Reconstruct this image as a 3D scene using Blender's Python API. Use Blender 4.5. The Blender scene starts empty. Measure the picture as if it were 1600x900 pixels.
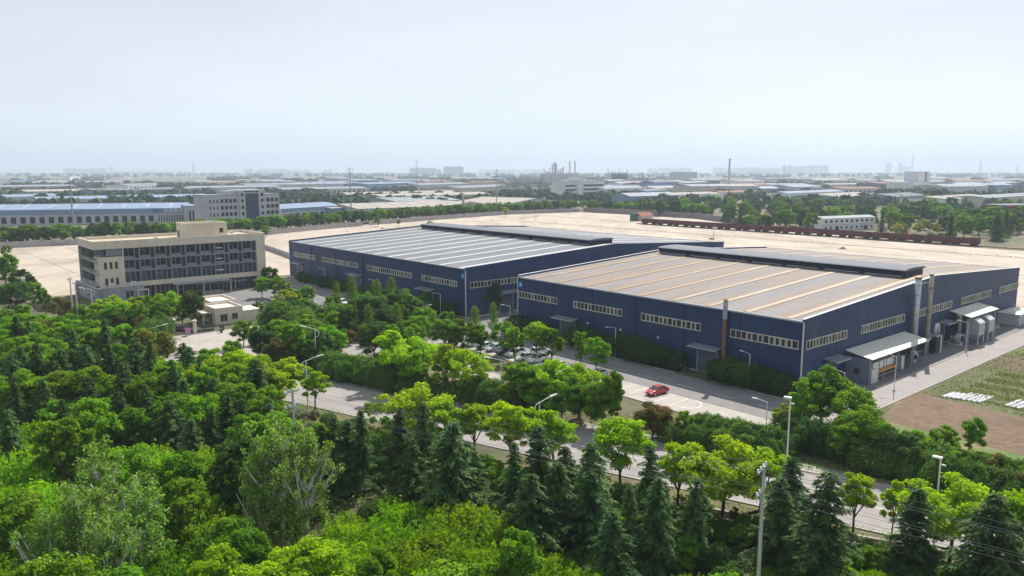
import bpy, bmesh, math, random
import numpy as np
from mathutils import Vector, Matrix

SC = bpy.context.scene
COL = SC.collection
RNG = random.Random(7)
NR = np.random.default_rng(11)

# ------------------------------------------------------------------ camera
CAM_H, FPX, HORIZON = 38.0, 1200.0, 267.0
PITCH = math.atan((450 - HORIZON) / FPX)
cam_data = bpy.data.cameras.new("camera")
cam_data.sensor_width = 36.0
cam_data.lens = 36.0 * FPX / 1600.0
cam_data.clip_start = 0.5
cam_data.clip_end = 40000.0
cam = bpy.data.objects.new("camera", cam_data)
COL.objects.link(cam)
cam.location = (0, 0, CAM_H)
cam.rotation_euler = (math.pi / 2 - PITCH, 0, 0)
SC.camera = cam

# ------------------------------------------------------------------ sky, sun, exposure
SUN_EL = math.radians(46)
SUN_AZ = math.radians(63)          # counter-clockwise from +X
world = bpy.data.worlds.new("World")
SC.world = world
world.use_nodes = True
nt = world.node_tree
nt.nodes.clear()
out = nt.nodes.new("ShaderNodeOutputWorld")
bg = nt.nodes.new("ShaderNodeBackground")
sky = nt.nodes.new("ShaderNodeTexSky")
sky.sky_type = 'NISHITA'
sky.sun_disc = False
sky.sun_elevation = SUN_EL
sky.sun_rotation = math.pi / 2 - SUN_AZ
sky.altitude = 50
sky.air_density = 1.0
sky.dust_density = 0.5
sky.ozone_density = 1.0
# milky summer haze: the same veil all round, thickest at the horizon, following the sky's own brightness, broken by faint wisps
hsv = nt.nodes.new("ShaderNodeHueSaturation")
hsv.inputs["Saturation"].default_value = 0.85
bw = nt.nodes.new("ShaderNodeRGBToBW")
lum = nt.nodes.new("ShaderNodeMath"); lum.operation = 'MULTIPLY_ADD'
lum.inputs[1].default_value = 0.30; lum.inputs[2].default_value = 4.55
vcol = nt.nodes.new("ShaderNodeMix"); vcol.data_type = 'RGBA'; vcol.blend_type = 'MULTIPLY'
vcol.inputs["Factor"].default_value = 1.0
vcol.inputs["A"].default_value = (0.86, 0.935, 1.01, 1)
tc = nt.nodes.new("ShaderNodeTexCoord")
sep = nt.nodes.new("ShaderNodeSeparateXYZ")
el = nt.nodes.new("ShaderNodeMapRange")
el.inputs["From Min"].default_value = 0.0
el.inputs["From Max"].default_value = 0.75
el.inputs["To Min"].default_value = 0.96
el.inputs["To Max"].default_value = 0.85
mp = nt.nodes.new("ShaderNodeMapping")
mp.inputs["Scale"].default_value = (1.4, 1.4, 6.0)
nz = nt.nodes.new("ShaderNodeTexNoise")
nz.inputs["Scale"].default_value = 1.5
nz.inputs["Detail"].default_value = 5
nz.inputs["Roughness"].default_value = 0.5
cr = nt.nodes.new("ShaderNodeMapRange")
cr.inputs["From Min"].default_value = 0.3
cr.inputs["From Max"].default_value = 0.7
cr.inputs["To Min"].default_value = 0.92
cr.inputs["To Max"].default_value = 1.05
wis = nt.nodes.new("ShaderNodeMix"); wis.data_type = 'RGBA'; wis.blend_type = 'MULTIPLY'
wis.inputs["Factor"].default_value = 1.0
mx = nt.nodes.new("ShaderNodeMix")
mx.data_type = 'RGBA'
LK = nt.links.new
LK(tc.outputs["Generated"], mp.inputs["Vector"]); LK(mp.outputs["Vector"], nz.inputs["Vector"]); LK(nz.outputs["Fac"], cr.inputs["Value"])
LK(tc.outputs["Generated"], sep.inputs["Vector"]); LK(sep.outputs["Z"], el.inputs["Value"])
LK(sky.outputs["Color"], hsv.inputs["Color"]); LK(sky.outputs["Color"], bw.inputs["Color"]); LK(bw.outputs["Val"], lum.inputs[0])
LK(lum.outputs[0], vcol.inputs["B"]); LK(vcol.outputs["Result"], wis.inputs["A"]); LK(cr.outputs["Result"], wis.inputs["B"])
LK(hsv.outputs["Color"], mx.inputs["A"]); LK(wis.outputs["Result"], mx.inputs["B"]); LK(el.outputs["Result"], mx.inputs["Factor"])
LK(mx.outputs["Result"], bg.inputs["Color"])
bg.inputs["Strength"].default_value = 0.1
nt.links.new(bg.outputs["Background"], out.inputs["Surface"])

sun_data = bpy.data.lights.new("sun", 'SUN')
sun_data.energy = 4.9
sun_data.angle = math.radians(0.6)
sun_data.color = (1.0, 0.95, 0.86)
sun = bpy.data.objects.new("sun", sun_data)
COL.objects.link(sun)
SUNV = Vector((math.cos(SUN_EL) * math.cos(SUN_AZ), math.cos(SUN_EL) * math.sin(SUN_AZ), math.sin(SUN_EL)))
sun.rotation_euler = SUNV.to_track_quat('Z', 'Y').to_euler()
sun.location = (0, 0, 300)

SC.view_settings.view_transform = 'Standard'
SC.view_settings.look = 'None'
SC.view_settings.exposure = 0.55
SC.view_settings.gamma = 1.0
SC.view_settings.use_curve_mapping = False
SC.render.engine = 'CYCLES'
cy = SC.cycles
cy.use_denoising = True
cy.max_bounces = 6
cy.diffuse_bounces = 3
cy.glossy_bounces = 2
cy.transmission_bounces = 4
cy.transparent_max_bounces = 6
cy.volume_bounces = 0
cy.caustics_reflective = False
cy.caustics_refractive = False
cy.use_adaptive_sampling = True
cy.adaptive_threshold = 0.012

# ------------------------------------------------------------------ surveying helpers
def ray(px, py):
    u, v = px - 800.0, 450.0 - py
    return (u, FPX * math.cos(PITCH) + v * math.sin(PITCH), -FPX * math.sin(PITCH) + v * math.cos(PITCH))
def G(px, py, z=0.0):
    """ground position (world x, y) of the point at height z sighted at that photo pixel"""
    d = ray(px, py)
    t = (z - CAM_H) / d[2]
    return (d[0] * t, d[1] * t)
def project(x, y, z):
    fy = y * math.cos(PITCH) - (z - CAM_H) * math.sin(PITCH)
    up = y * math.sin(PITCH) + (z - CAM_H) * math.cos(PITCH)
    return 800 + FPX * x / fy, 450 - FPX * up / fy
TH = math.radians(-49.4)             # the works' own grid: a along the long fronts, b into depth
EX = (math.cos(TH), math.sin(TH))
EY = (-math.sin(TH), math.cos(TH))
OX, OY = 49.254, 127.273
def W(a, b, z=0.0):
    return (OX + a * EX[0] + b * EY[0], OY + a * EX[1] + b * EY[1], z)
def S(x, y):
    dx, dy = x - OX, y - OY
    return (dx * EX[0] + dy * EX[1], dx * EY[0] + dy * EY[1])
def GS(px, py, z=0.0):
    return S(*G(px, py, z))

# ------------------------------------------------------------------ materials
MATS = {}
def mat(name, col, rough=0.65, metal=0.0, var=0.18, scale=1.5, col2=None, mscale=0.4, mlo=0.5, mhi=0.68,
        bump=0.0, bscale=12.0, wave=None, wdist=0.03, stretch=None, objvar=0.0, spec=0.4, alpha=None, stain=None, panels=None):
    if name in MATS:
        return MATS[name]
    m = bpy.data.materials.new(name)
    m.use_nodes = True
    t = m.node_tree
    N, L = t.nodes, t.links
    p = N["Principled BSDF"]
    p.inputs["Roughness"].default_value = rough
    p.inputs["Metallic"].default_value = metal
    p.inputs["Specular IOR Level"].default_value = spec
    tc = N.new("ShaderNodeTexCoord")
    vec = tc.outputs["Object"]
    if stretch:
        mp = N.new("ShaderNodeMapping")
        mp.inputs["Scale"].default_value = stretch
        L.new(vec, mp.inputs["Vector"])
        svec = mp.outputs["Vector"]
    else:
        svec = vec
    n1 = N.new("ShaderNodeTexNoise")
    n1.inputs["Scale"].default_value = scale
    n1.inputs["Detail"].default_value = 6
    n1.inputs["Roughness"].default_value = 0.6
    L.new(svec, n1.inputs["Vector"])
    mr = N.new("ShaderNodeMapRange")
    mr.inputs["From Min"].default_value = 0.25
    mr.inputs["From Max"].default_value = 0.75
    mr.inputs["To Min"].default_value = 1 - var
    mr.inputs["To Max"].default_value = 1 + var
    L.new(n1.outputs["Fac"], mr.inputs["Value"])
    cur = None
    if col2 is not None:
        n2 = N.new("ShaderNodeTexNoise")
        n2.inputs["Scale"].default_value = mscale
        n2.inputs["Detail"].default_value = 5
        n2.inputs["Roughness"].default_value = 0.62
        L.new(svec, n2.inputs["Vector"])
        m2 = N.new("ShaderNodeMapRange")
        m2.inputs["From Min"].default_value = mlo
        m2.inputs["From Max"].default_value = mhi
        L.new(n2.outputs["Fac"], m2.inputs["Value"])
        mixc = N.new("ShaderNodeMix")
        mixc.data_type = 'RGBA'
        mixc.inputs["A"].default_value = (*col, 1)
        mixc.inputs["B"].default_value = (*col2, 1)
        L.new(m2.outputs["Result"], mixc.inputs["Factor"])
        cur = mixc.outputs["Result"]
    else:
        rgb = N.new("ShaderNodeRGB")
        rgb.outputs[0].default_value = (*col, 1)
        cur = rgb.outputs[0]
    if stain:                       # rust washed off at regular bays: broad soft bands broken up by noise
        per, ph, scol, amt = stain
        wv0 = N.new("ShaderNodeTexWave"); wv0.wave_type = 'BANDS'; wv0.bands_direction = 'X'
        wv0.inputs["Scale"].default_value = 0.31416 / per
        wv0.inputs["Distortion"].default_value = 0.6
        wv0.inputs["Detail"].default_value = 3
        wv0.inputs["Phase Offset"].default_value = ph
        L.new(vec, wv0.inputs["Vector"])
        ns = N.new("ShaderNodeTexNoise"); ns.inputs["Scale"].default_value = 0.5; ns.inputs["Detail"].default_value = 6
        L.new(svec, ns.inputs["Vector"])
        sm = N.new("ShaderNodeMath"); sm.operation = 'MULTIPLY'
        L.new(wv0.outputs["Fac"], sm.inputs[0]); L.new(ns.outputs["Fac"], sm.inputs[1])
        sr = N.new("ShaderNodeMapRange"); sr.inputs["From Min"].default_value = 0.12; sr.inputs["From Max"].default_value = 0.6; sr.inputs["To Max"].default_value = amt
        L.new(sm.outputs[0], sr.inputs["Value"])
        sx = N.new("ShaderNodeMix"); sx.data_type = 'RGBA'
        sx.inputs["B"].default_value = (*scol, 1)
        L.new(cur, sx.inputs["A"]); L.new(sr.outputs["Result"], sx.inputs["Factor"])
        cur = sx.outputs["Result"]
    mul = N.new("ShaderNodeMix")
    mul.data_type = 'RGBA'
    mul.blend_type = 'MULTIPLY'
    mul.inputs["Factor"].default_value = 1.0
    L.new(cur, mul.inputs["A"])
    L.new(mr.outputs["Result"], mul.inputs["B"])
    cur = mul.outputs["Result"]
    if panels:                      # sheets or slabs weathered slightly differently, one from the next
        plane, pw, ph_, amt = panels
        sp = N.new("ShaderNodeSeparateXYZ"); cb = N.new("ShaderNodeCombineXYZ")
        L.new(vec, sp.inputs[0])
        L.new(sp.outputs["XYZ".index(plane[0])], cb.inputs[0]); L.new(sp.outputs["XYZ".index(plane[1])], cb.inputs[1])
        bt_ = N.new("ShaderNodeTexBrick")
        bt_.inputs["Scale"].default_value = 1.0
        bt_.inputs["Brick Width"].default_value = pw; bt_.inputs["Row Height"].default_value = ph_
        bt_.inputs["Mortar Size"].default_value = 0.035; bt_.inputs["Mortar Smooth"].default_value = 0.3
        bt_.inputs["Color1"].default_value = (1 - amt, 1 - amt, 1 - amt, 1); bt_.inputs["Color2"].default_value = (1 + amt, 1 + amt, 1 + amt, 1)
        bt_.inputs["Mortar"].default_value = (1 - 2.2 * amt,) * 3 + (1,)
        L.new(cb.outputs[0], bt_.inputs["Vector"])
        mp_ = N.new("ShaderNodeMix"); mp_.data_type = 'RGBA'; mp_.blend_type = 'MULTIPLY'; mp_.inputs["Factor"].default_value = 1.0
        L.new(cur, mp_.inputs["A"]); L.new(bt_.outputs["Color"], mp_.inputs["B"])
        cur = mp_.outputs["Result"]
    if objvar:
        oi = N.new("ShaderNodeObjectInfo")
        mo = N.new("ShaderNodeMapRange")
        mo.inputs["To Min"].default_value = 1 - objvar
        mo.inputs["To Max"].default_value = 1 + objvar
        L.new(oi.outputs["Random"], mo.inputs["Value"])
        mu2 = N.new("ShaderNodeMix")
        mu2.data_type = 'RGBA'
        mu2.blend_type = 'MULTIPLY'
        mu2.inputs["Factor"].default_value = 1.0
        L.new(cur, mu2.inputs["A"])
        L.new(mo.outputs["Result"], mu2.inputs["B"])
        cur = mu2.outputs["Result"]
    L.new(cur, p.inputs["Base Color"])
    nrm = None
    if bump:
        nb = N.new("ShaderNodeTexNoise")
        nb.inputs["Scale"].default_value = bscale
        nb.inputs["Detail"].default_value = 4
        L.new(vec, nb.inputs["Vector"])
        b = N.new("ShaderNodeBump")
        b.inputs["Strength"].default_value = bump
        b.inputs["Distance"].default_value = 0.05
        L.new(nb.outputs["Fac"], b.inputs["Height"])
        nrm = b.outputs["Normal"]
    if wave:
        axis, per = wave
        wv = N.new("ShaderNodeTexWave")
        wv.wave_type = 'BANDS'
        wv.bands_direction = axis
        wv.inputs["Scale"].default_value = 0.314 / per
        L.new(vec, wv.inputs["Vector"])
        b2 = N.new("ShaderNodeBump")
        b2.inputs["Strength"].default_value = 1.0
        b2.inputs["Distance"].default_value = wdist
        L.new(wv.outputs["Fac"], b2.inputs["Height"])
        if nrm:
            L.new(nrm, b2.inputs["Normal"])
        nrm = b2.outputs["Normal"]
    if nrm:
        L.new(nrm, p.inputs["Normal"])
    MATS[name] = m
    return m

def leaf_mat(name, c1, c2, trans=0.35, objvar=0.16, rough=0.65, tcol=None):
    """leaf colours vary leaf by leaf (tint attribute) and tree by tree"""
    if name in MATS:
        return MATS[name]
    m = bpy.data.materials.new(name)
    m.use_nodes = True
    t = m.node_tree
    N, L = t.nodes, t.links
    N.clear()
    o = N.new("ShaderNodeOutputMaterial")
    p = N.new("ShaderNodeBsdfPrincipled")
    p.inputs["Roughness"].default_value = rough
    p.inputs["Specular IOR Level"].default_value = 0.08
    tr = N.new("ShaderNodeBsdfTranslucent")
    mx = N.new("ShaderNodeMixShader")
    mx.inputs[0].default_value = trans
    at = N.new("ShaderNodeAttribute")
    at.attribute_name = "tint"
    mc = N.new("ShaderNodeMix")
    mc.data_type = 'RGBA'
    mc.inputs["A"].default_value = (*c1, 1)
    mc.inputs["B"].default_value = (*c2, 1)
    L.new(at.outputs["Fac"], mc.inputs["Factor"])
    oi = N.new("ShaderNodeObjectInfo")
    hs = N.new("ShaderNodeHueSaturation")
    mh = N.new("ShaderNodeMapRange")
    mh.inputs["To Min"].default_value = 0.485
    mh.inputs["To Max"].default_value = 0.512
    mv = N.new("ShaderNodeMapRange")
    mv.inputs["To Min"].default_value = 1 - objvar
    mv.inputs["To Max"].default_value = 1 + objvar
    L.new(oi.outputs["Random"], mh.inputs["Value"])
    fr = N.new("ShaderNodeMath")
    fr.operation = 'MULTIPLY'
    fr.inputs[1].default_value = 7.31
    f2 = N.new("ShaderNodeMath")
    f2.operation = 'FRACT'
    L.new(oi.outputs["Random"], fr.inputs[0])
    L.new(fr.outputs[0], f2.inputs[0])
    L.new(f2.outputs[0], mv.inputs["Value"])
    L.new(mh.outputs["Result"], hs.inputs["Hue"])
    L.new(mv.outputs["Result"], hs.inputs["Value"])
    L.new(mc.outputs["Result"], hs.inputs["Color"])
    L.new(hs.outputs["Color"], p.inputs["Base Color"])
    h2 = N.new("ShaderNodeHueSaturation")
    h2.inputs["Hue"].default_value = 0.488
    h2.inputs["Saturation"].default_value = 1.1
    h2.inputs["Value"].default_value = 1.45
    L.new(hs.outputs["Color"], h2.inputs["Color"])
    L.new(h2.outputs["Color"], tr.inputs["Color"])
    L.new(p.outputs[0], mx.inputs[1])
    L.new(tr.outputs[0], mx.inputs[2])
    L.new(mx.outputs[0], o.inputs["Surface"])
    MATS[name] = m
    return m

def glass_mat(name, col, rough=0.12):
    m = mat(name, col, rough=rough, var=0.3, scale=0.35, spec=0.3)
    return m

# ------------------------------------------------------------------ mesh helpers
class MB:
    def __init__(self):
        self.v, self.f, self.m = [], [], []
    def quad(self, a, b, c, d, m=0):
        i = len(self.v)
        self.v += [a, b, c, d]
        self.f.append((i, i + 1, i + 2, i + 3)); self.m.append(m)
        return self
    def poly(self, pts, m=0):
        i = len(self.v)
        self.v += list(pts)
        self.f.append(tuple(range(i, i + len(pts)))); self.m.append(m)
        return self
    def box(self, x0, x1, y0, y1, z0, z1, m=0, top=None):
        i = len(self.v)
        self.v += [(x0, y0, z0), (x1, y0, z0), (x1, y1, z0), (x0, y1, z0), (x0, y0, z1), (x1, y0, z1), (x1, y1, z1), (x0, y1, z1)]
        for k, q in enumerate([(0, 3, 2, 1), (4, 5, 6, 7), (0, 1, 5, 4), (1, 2, 6, 5), (2, 3, 7, 6), (3, 0, 4, 7)]):
            self.f.append(tuple(i + j for j in q)); self.m.append(top if (top is not None and k == 1) else m)
        return self
    def obox(self, c, ux, uy, sx, sy, z0, z1, m=0):
        """box around centre c=(x,y), axis ux/uy unit vectors in plan"""
        i = len(self.v)
        for z in (z0, z1):
            for (p, q) in ((-1, -1), (1, -1), (1, 1), (-1, 1)):
                self.v.append((c[0] + ux[0] * p * sx / 2 + uy[0] * q * sy / 2, c[1] + ux[1] * p * sx / 2 + uy[1] * q * sy / 2, z))
        for q in [(0, 3, 2, 1), (4, 5, 6, 7), (0, 1, 5, 4), (1, 2, 6, 5), (2, 3, 7, 6), (3, 0, 4, 7)]:
            self.f.append(tuple(i + j for j in q)); self.m.append(m)
        return self
    def prism(self, prof, lo, hi, axis='x', m=0):
        """profile of (u, z) points extruded along x (u is y) or y (u is x)"""
        n = len(prof); i = len(self.v)
        for e in (lo, hi):
            for (u, z) in prof:
                self.v.append((e, u, z) if axis == 'x' else (u, e, z))
        for k in range(n):
            k2 = (k + 1) % n
            self.f.append((i + k, i + k2, i + n + k2, i + n + k)); self.m.append(m)
        self.f.append(tuple(range(i + n - 1, i - 1, -1))); self.m.append(m)
        self.f.append(tuple(range(i + n, i + 2 * n))); self.m.append(m)
        return self
    def tube(self, pts, radii, n=8, m=0, caps=True):
        i0 = len(self.v)
        k = len(pts)
        if not hasattr(radii, '__len__'):
            radii = [radii] * k
        P = [Vector(p) for p in pts]
        prev = None
        for j in range(k):
            d = (P[min(j + 1, k - 1)] - P[max(j - 1, 0)])
            if d.length < 1e-9:
                d = Vector((0, 0, 1))
            d.normalize()
            if prev is None:
                ref = Vector((1, 0, 0)) if abs(d.z) > 0.8 else Vector((0, 0, 1))
                u = d.cross(ref).normalized()
            else:
                u = (prev - d * prev.dot(d))
                if u.length < 1e-6:
                    u = d.cross(Vector((0, 0, 1)))
                u.normalize()
            prev = u
            w = d.cross(u)
            for a in range(n):
                t = 2 * math.pi * a / n
                q = P[j] + (u * math.cos(t) + w * math.sin(t)) * radii[j]
                self.v.append(tuple(q))
        for j in range(k - 1):
            for a in range(n):
                b = (a + 1) % n
                self.f.append((i0 + j * n + a, i0 + j * n + b, i0 + (j + 1) * n + b, i0 + (j + 1) * n + a)); self.m.append(m)
        if caps:
            self.f.append(tuple(i0 + a for a in range(n - 1, -1, -1))); self.m.append(m)
            self.f.append(tuple(i0 + (k - 1) * n + a for a in range(n))); self.m.append(m)
        return self
    def cyl(self, x, y, z0, z1, r, n=12, m=0, r2=None):
        return self.tube([(x, y, z0), (x, y, z1)], [r, r if r2 is None else r2], n, m)
    def mesh(self, name, mats, smooth=False):
        me = bpy.data.meshes.new(name)
        me.from_pydata(self.v, [], self.f)
        for mm in (mats if isinstance(mats, (list, tuple)) else [mats]):
            me.materials.append(mm)
        if any(self.m):
            me.polygons.foreach_set("material_index", self.m)
        if smooth:
            me.polygons.foreach_set("use_smooth", [True] * len(me.polygons))
        me.update()
        return me
    def build(self, name, mats, parent=None, loc=(0, 0, 0), rz=0.0, smooth=False, bevel=0.0):
        o = bpy.data.objects.new(name, self.mesh(name, mats, smooth))
        COL.objects.link(o)
        o.location = loc
        o.rotation_euler = (0, 0, rz)
        if parent:
            o.parent = parent
        if bevel:
            md = o.modifiers.new("bevel", 'BEVEL')
            md.width = bevel; md.segments = 2; md.limit_method = 'ANGLE'
        return o

def tag(o, label=None, cat=None, group=None, kind=None):
    if label: o["label"] = label
    if cat: o["category"] = cat
    if group: o["group"] = group
    if kind: o["kind"] = kind
    return o
def empty(name, loc=(0, 0, 0), rz=0.0, label=None, cat=None, group=None):
    o = bpy.data.objects.new(name, None)
    o.empty_display_size = 0.5
    COL.objects.link(o)
    o.location = loc
    o.rotation_euler = (0, 0, rz)
    tag(o, label, cat, group)
    return o
def copy_tree(o, parent=None):
    c = o.copy()
    COL.objects.link(c)
    c.parent = parent
    for ch in list(o.children):
        copy_tree(ch, c)
    return c
ONES = ["", "first", "second", "third", "fourth", "fifth", "sixth", "seventh", "eighth", "ninth", "tenth", "eleventh", "twelfth", "thirteenth",
        "fourteenth", "fifteenth", "sixteenth", "seventeenth", "eighteenth", "nineteenth"]
TENS = ["", "", "twenty", "thirty", "forty", "fifty", "sixty", "seventy", "eighty", "ninety"]
def ordinal(n):
    if n < 20: return ONES[n]
    if n < 100:
        return (TENS[n // 10][:-1] + "ieth") if n % 10 == 0 else TENS[n // 10] + "-" + ONES[n % 10]
    r = n % 100
    h = ["", "hundred", "two-hundred", "three-hundred"][n // 100]
    return h + "th" if r == 0 else h + "-" + ordinal(r)
def sheet(name, pts, z, m, kind="structure"):
    b = MB(); b.poly([(p[0], p[1], z) for p in pts])
    o = b.build(name, m)
    if kind: o["kind"] = kind
    return o
def site_rect(a0, a1, b0, b1):
    return [W(a0, b0), W(a1, b0), W(a1, b1), W(a0, b1)]
# ------------------------------------------------------------------ the setting
m_ground = mat("ground_earth_grass", (0.075, 0.082, 0.035), rough=0.95, var=0.35, scale=0.35, col2=(0.17, 0.125, 0.08), mscale=0.05, mlo=0.45, mhi=0.62, bump=0.6, bscale=2.0)
m_yard = mat("yard_concrete", (0.41, 0.345, 0.285), rough=0.9, var=0.2, scale=0.11, col2=(0.32, 0.26, 0.205), mscale=0.035, mlo=0.46, mhi=0.66, bump=0.2, bscale=1.5, stretch=(1, 0.35, 1), panels=("XY", 11.0, 9.0, 0.05))
m_road = mat("road_concrete", (0.27, 0.245, 0.24), rough=0.88, var=0.12, scale=0.5, col2=(0.24, 0.22, 0.215), mscale=0.12, mlo=0.48, mhi=0.7, bump=0.2, bscale=6)
m_asph = mat("road_asphalt", (0.155, 0.15, 0.155), rough=0.9, var=0.15, scale=0.6, col2=(0.19, 0.18, 0.18), mscale=0.1, bump=0.3, bscale=8)
m_park = mat("parking_concrete", (0.36, 0.325, 0.30), rough=0.9, var=0.12, scale=0.5, col2=(0.30, 0.27, 0.25), mscale=0.15, bump=0.2, bscale=6)
m_inner = mat("inner_road_surface", (0.19, 0.18, 0.185), rough=0.88, var=0.14, scale=0.5, col2=(0.15, 0.145, 0.15), mscale=0.12, mlo=0.45, mhi=0.7, bump=0.2, bscale=6)
m_kerb = mat("kerb_stone", (0.38, 0.36, 0.34), rough=0.85, var=0.2, scale=2)
m_paint = mat("road_paint", (0.56, 0.56, 0.55), rough=0.7, var=0.25, scale=3)
m_dark = mat("dark_joint", (0.13, 0.11, 0.09), rough=0.95, var=0.3, scale=0.4)
m_grass = mat("lawn_grass", (0.085, 0.145, 0.03), rough=0.95, var=0.35, scale=1.2, col2=(0.20, 0.16, 0.08), mscale=0.22, mlo=0.45, mhi=0.65, bump=0.8, bscale=6)
m_soil = mat("tilled_soil", (0.165, 0.108, 0.072), rough=0.95, var=0.22, scale=0.9, col2=(0.125, 0.082, 0.055), mscale=0.2, bump=0.8, bscale=5)
m_ash = mat("dry_stubble", (0.13, 0.12, 0.06), rough=0.95, var=0.3, scale=1.2, col2=(0.075, 0.11, 0.03), mscale=0.25, bump=0.8, bscale=5)

R_ = 16000
sheet("ground", [(-R_, -900), (R_, -900), (R_, R_), (-R_, R_)], 0.0, m_ground)

# large pale concrete storage yard behind the halls
yard_pts = [W(-392, -76), W(-203, -76), W(-203, 5), W(-5, 5), W(-5, 113), W(110, 113), W(110, 303), W(-130, 306), W(-150, 330)]
yard_pts += [G(1142, 350), G(1090, 342.5), G(1000, 336.5), G(905, 331.5), W(-452, 322), W(-418, 151), W(-378, 65), W(-384, -33)]
yard = sheet("yard", yard_pts, 0.004, m_yard)
# long drainage slots and tarred joints across the yard, each a sunk strip with a raised lip
def strip(name, p, q, w, z, m, parent=None, h=0.05):
    d = Vector((q[0] - p[0], q[1] - p[1])); n = d.length; d.normalize()
    b = MB()
    b.obox(((p[0] + q[0]) / 2, (p[1] + q[1]) / 2), (d.x, d.y), (-d.y, d.x), n, w, z, z + h)
    return b.build(name, m, parent)
for (p, q, w) in [(W(-386, 266), W(95, 271.5), 1.3), (W(-436, 330), W(-296, 319), 1.8), (W(-408, 214), W(-396, 250), 2.2), (W(-380, 150), W(-205, 150), .5), (W(-380, 200), W(60, 205), .4)]:
    strip("drain_slot", p, q, w, 0.008, m_dark, yard)
for k, (a0, b0, a1, b1) in enumerate([(-380, -60, -210, -58), (-372, -40, -215, -44), (-340, -75, -330, 60), (-300, -75, -292, 80), (-262, -74, -258, 30), (-330, -20, -210, -16), (-375, 10, -240, 14), (-360, 40, -205, 30),
        (-315, -52, -275, -30), (-255, -66, -230, -40), (-345, -66, -310, -70), (-300, 60, -210, 66), (-220, 130, -20, 128), (-330, 100, -220, 96), (-390, 300, -120, 297), (-60, 180, 60, 176), (-200, 238, 80, 240)]):
    strip("joint", W(a0, b0), W(a1, b1), 0.28, 0.008 + 0.004 * (k % 3), m_dark, yard, h=0.01)

# inner roads, lots and aprons
front_road = sheet("inner_road", site_rect(-206, 6.5, -15.5, -4.4), 0.012, m_inner)
gable_road = sheet("side_road", site_rect(6.7, 12.2, -15.5, 190), 0.012, m_road)
apron = sheet("apron", site_rect(0.0, 6.5, -4.2, 116), 0.010, m_asph)
gap_lane = sheet("lane_between_halls", site_rect(-92.3, -73.7, -4.2, 116), 0.010, m_asph)
lot = sheet("parking_lot", site_rect(-180, -126, -47, -15.7), 0.012, m_asph)
drive = sheet("drive", site_rect(-86, -73, -52, -15.7), 0.016, m_road)
plaza = sheet("gate_forecourt", [W(-119, -68), W(-119, -46), W(-86.2, -46), W(-86.2, -60), W(-92, -64.6), W(-110, -70)], 0.018, m_park)
car_park = sheet("car_park", site_rect(-72.8, -31, -22, -15.7), 0.014, m_park)
car_park2 = sheet("car_park_row", site_rect(-60, -38, -36.5, -30), 0.014, m_park)
bay = sheet("parking_bay", site_rect(-30.8, 6.3, -23.2, -15.7), 0.014, m_park)
lawn = sheet("lawn", site_rect(-72, -38, -29.9, -22.2), 0.008, m_grass)
lawn2 = sheet("lawn_strip", [W(-125.8, -45.8), W(-86.3, -45.8), W(-86.3, -15.7), W(-125.8, -15.7)], 0.008, m_grass)
for k in range(26):
    a = -200 + 8 * k
    if a < 2:
        b_ = MB(); b_.box(-2, 2, -0.08, 0.08, 0, 0.004)
        b_.build("lane_dash", m_paint, front_road, loc=W(a, -10.3, 0.016), rz=TH)
# bay lines by the red car
for k, a in enumerate((-22.5, -19.8, -13.9, -11.0)):
    b_ = MB(); b_.box(-0.07, 0.07, -2.7, 2.7, 0, 0.004)
    b_.build("bay_line", m_paint, bay, loc=W(a, -18.9, 0.018), rz=TH + (0.06 if k % 2 else 0))
arc = MB()
for k in range(10):
    t0, t1 = math.pi * k / 10 - math.pi / 2, math.pi * (k + 1) / 10 - math.pi / 2
    arc.quad((2.2 * math.cos(t0), 2.2 * math.sin(t0), 0), (2.4 * math.cos(t0), 2.4 * math.sin(t0), 0), (2.4 * math.cos(t1), 2.4 * math.sin(t1), 0), (2.2 * math.cos(t1), 2.2 * math.sin(t1), 0))
arc.build("curved_line", m_paint, bay, loc=W(-9.5, -18.6, 0.018), rz=TH)
for k in range(9):
    b_ = MB(); b_.box(-0.06, 0.06, -2.5, 2.5, 0, 0.004)
    b_.build("bay_line", m_paint, car_park, loc=W(-68 + 4.2 * k, -18.9, 0.018), rz=TH)
arrow = MB()
arrow.poly([(-0.15, -1.6, 0), (0.15, -1.6, 0), (0.15, 0.4, 0), (0.55, 0.4, 0), (0, 1.6, 0), (-0.55, 0.4, 0), (-0.15, 0.4, 0)])
arrow.build("direction_arrow", m_paint, drive, loc=(*G(566, 545), 0.02), rz=TH + math.pi)
def kerb(parent, p, q, name="kerb", w=0.18, h=0.13):
    return strip(name, p, q, w, 0.0, m_kerb, parent, h)
kerb(front_road, W(-200, -4.2), W(-113, -4.2)); kerb(front_road, W(-105, -4.2), W(-94, -4.2))
kerb(front_road, W(-72, -4.2), W(-60.5, -4.2)); kerb(front_road, W(-53, -4.2), W(-23, -4.2)); kerb(front_road, W(-15.5, -4.2), W(6.5, -4.2))
kerb(gable_road, W(12.4, -8), W(12.4, 180)); kerb(gable_road, W(6.6, 14), W(6.6, 52)); kerb(gable_road, W(6.6, 64), W(6.6, 84))
kerb(bay, W(-30.8, -23.4), W(6.3, -23.4)); kerb(car_park, W(-72.8, -22.2), W(-31, -22.2)); kerb(lawn2, W(-86.3, -44), W(-86.3, -18)); kerb(lawn, W(-60, -30.1), W(-38, -30.1))

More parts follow.
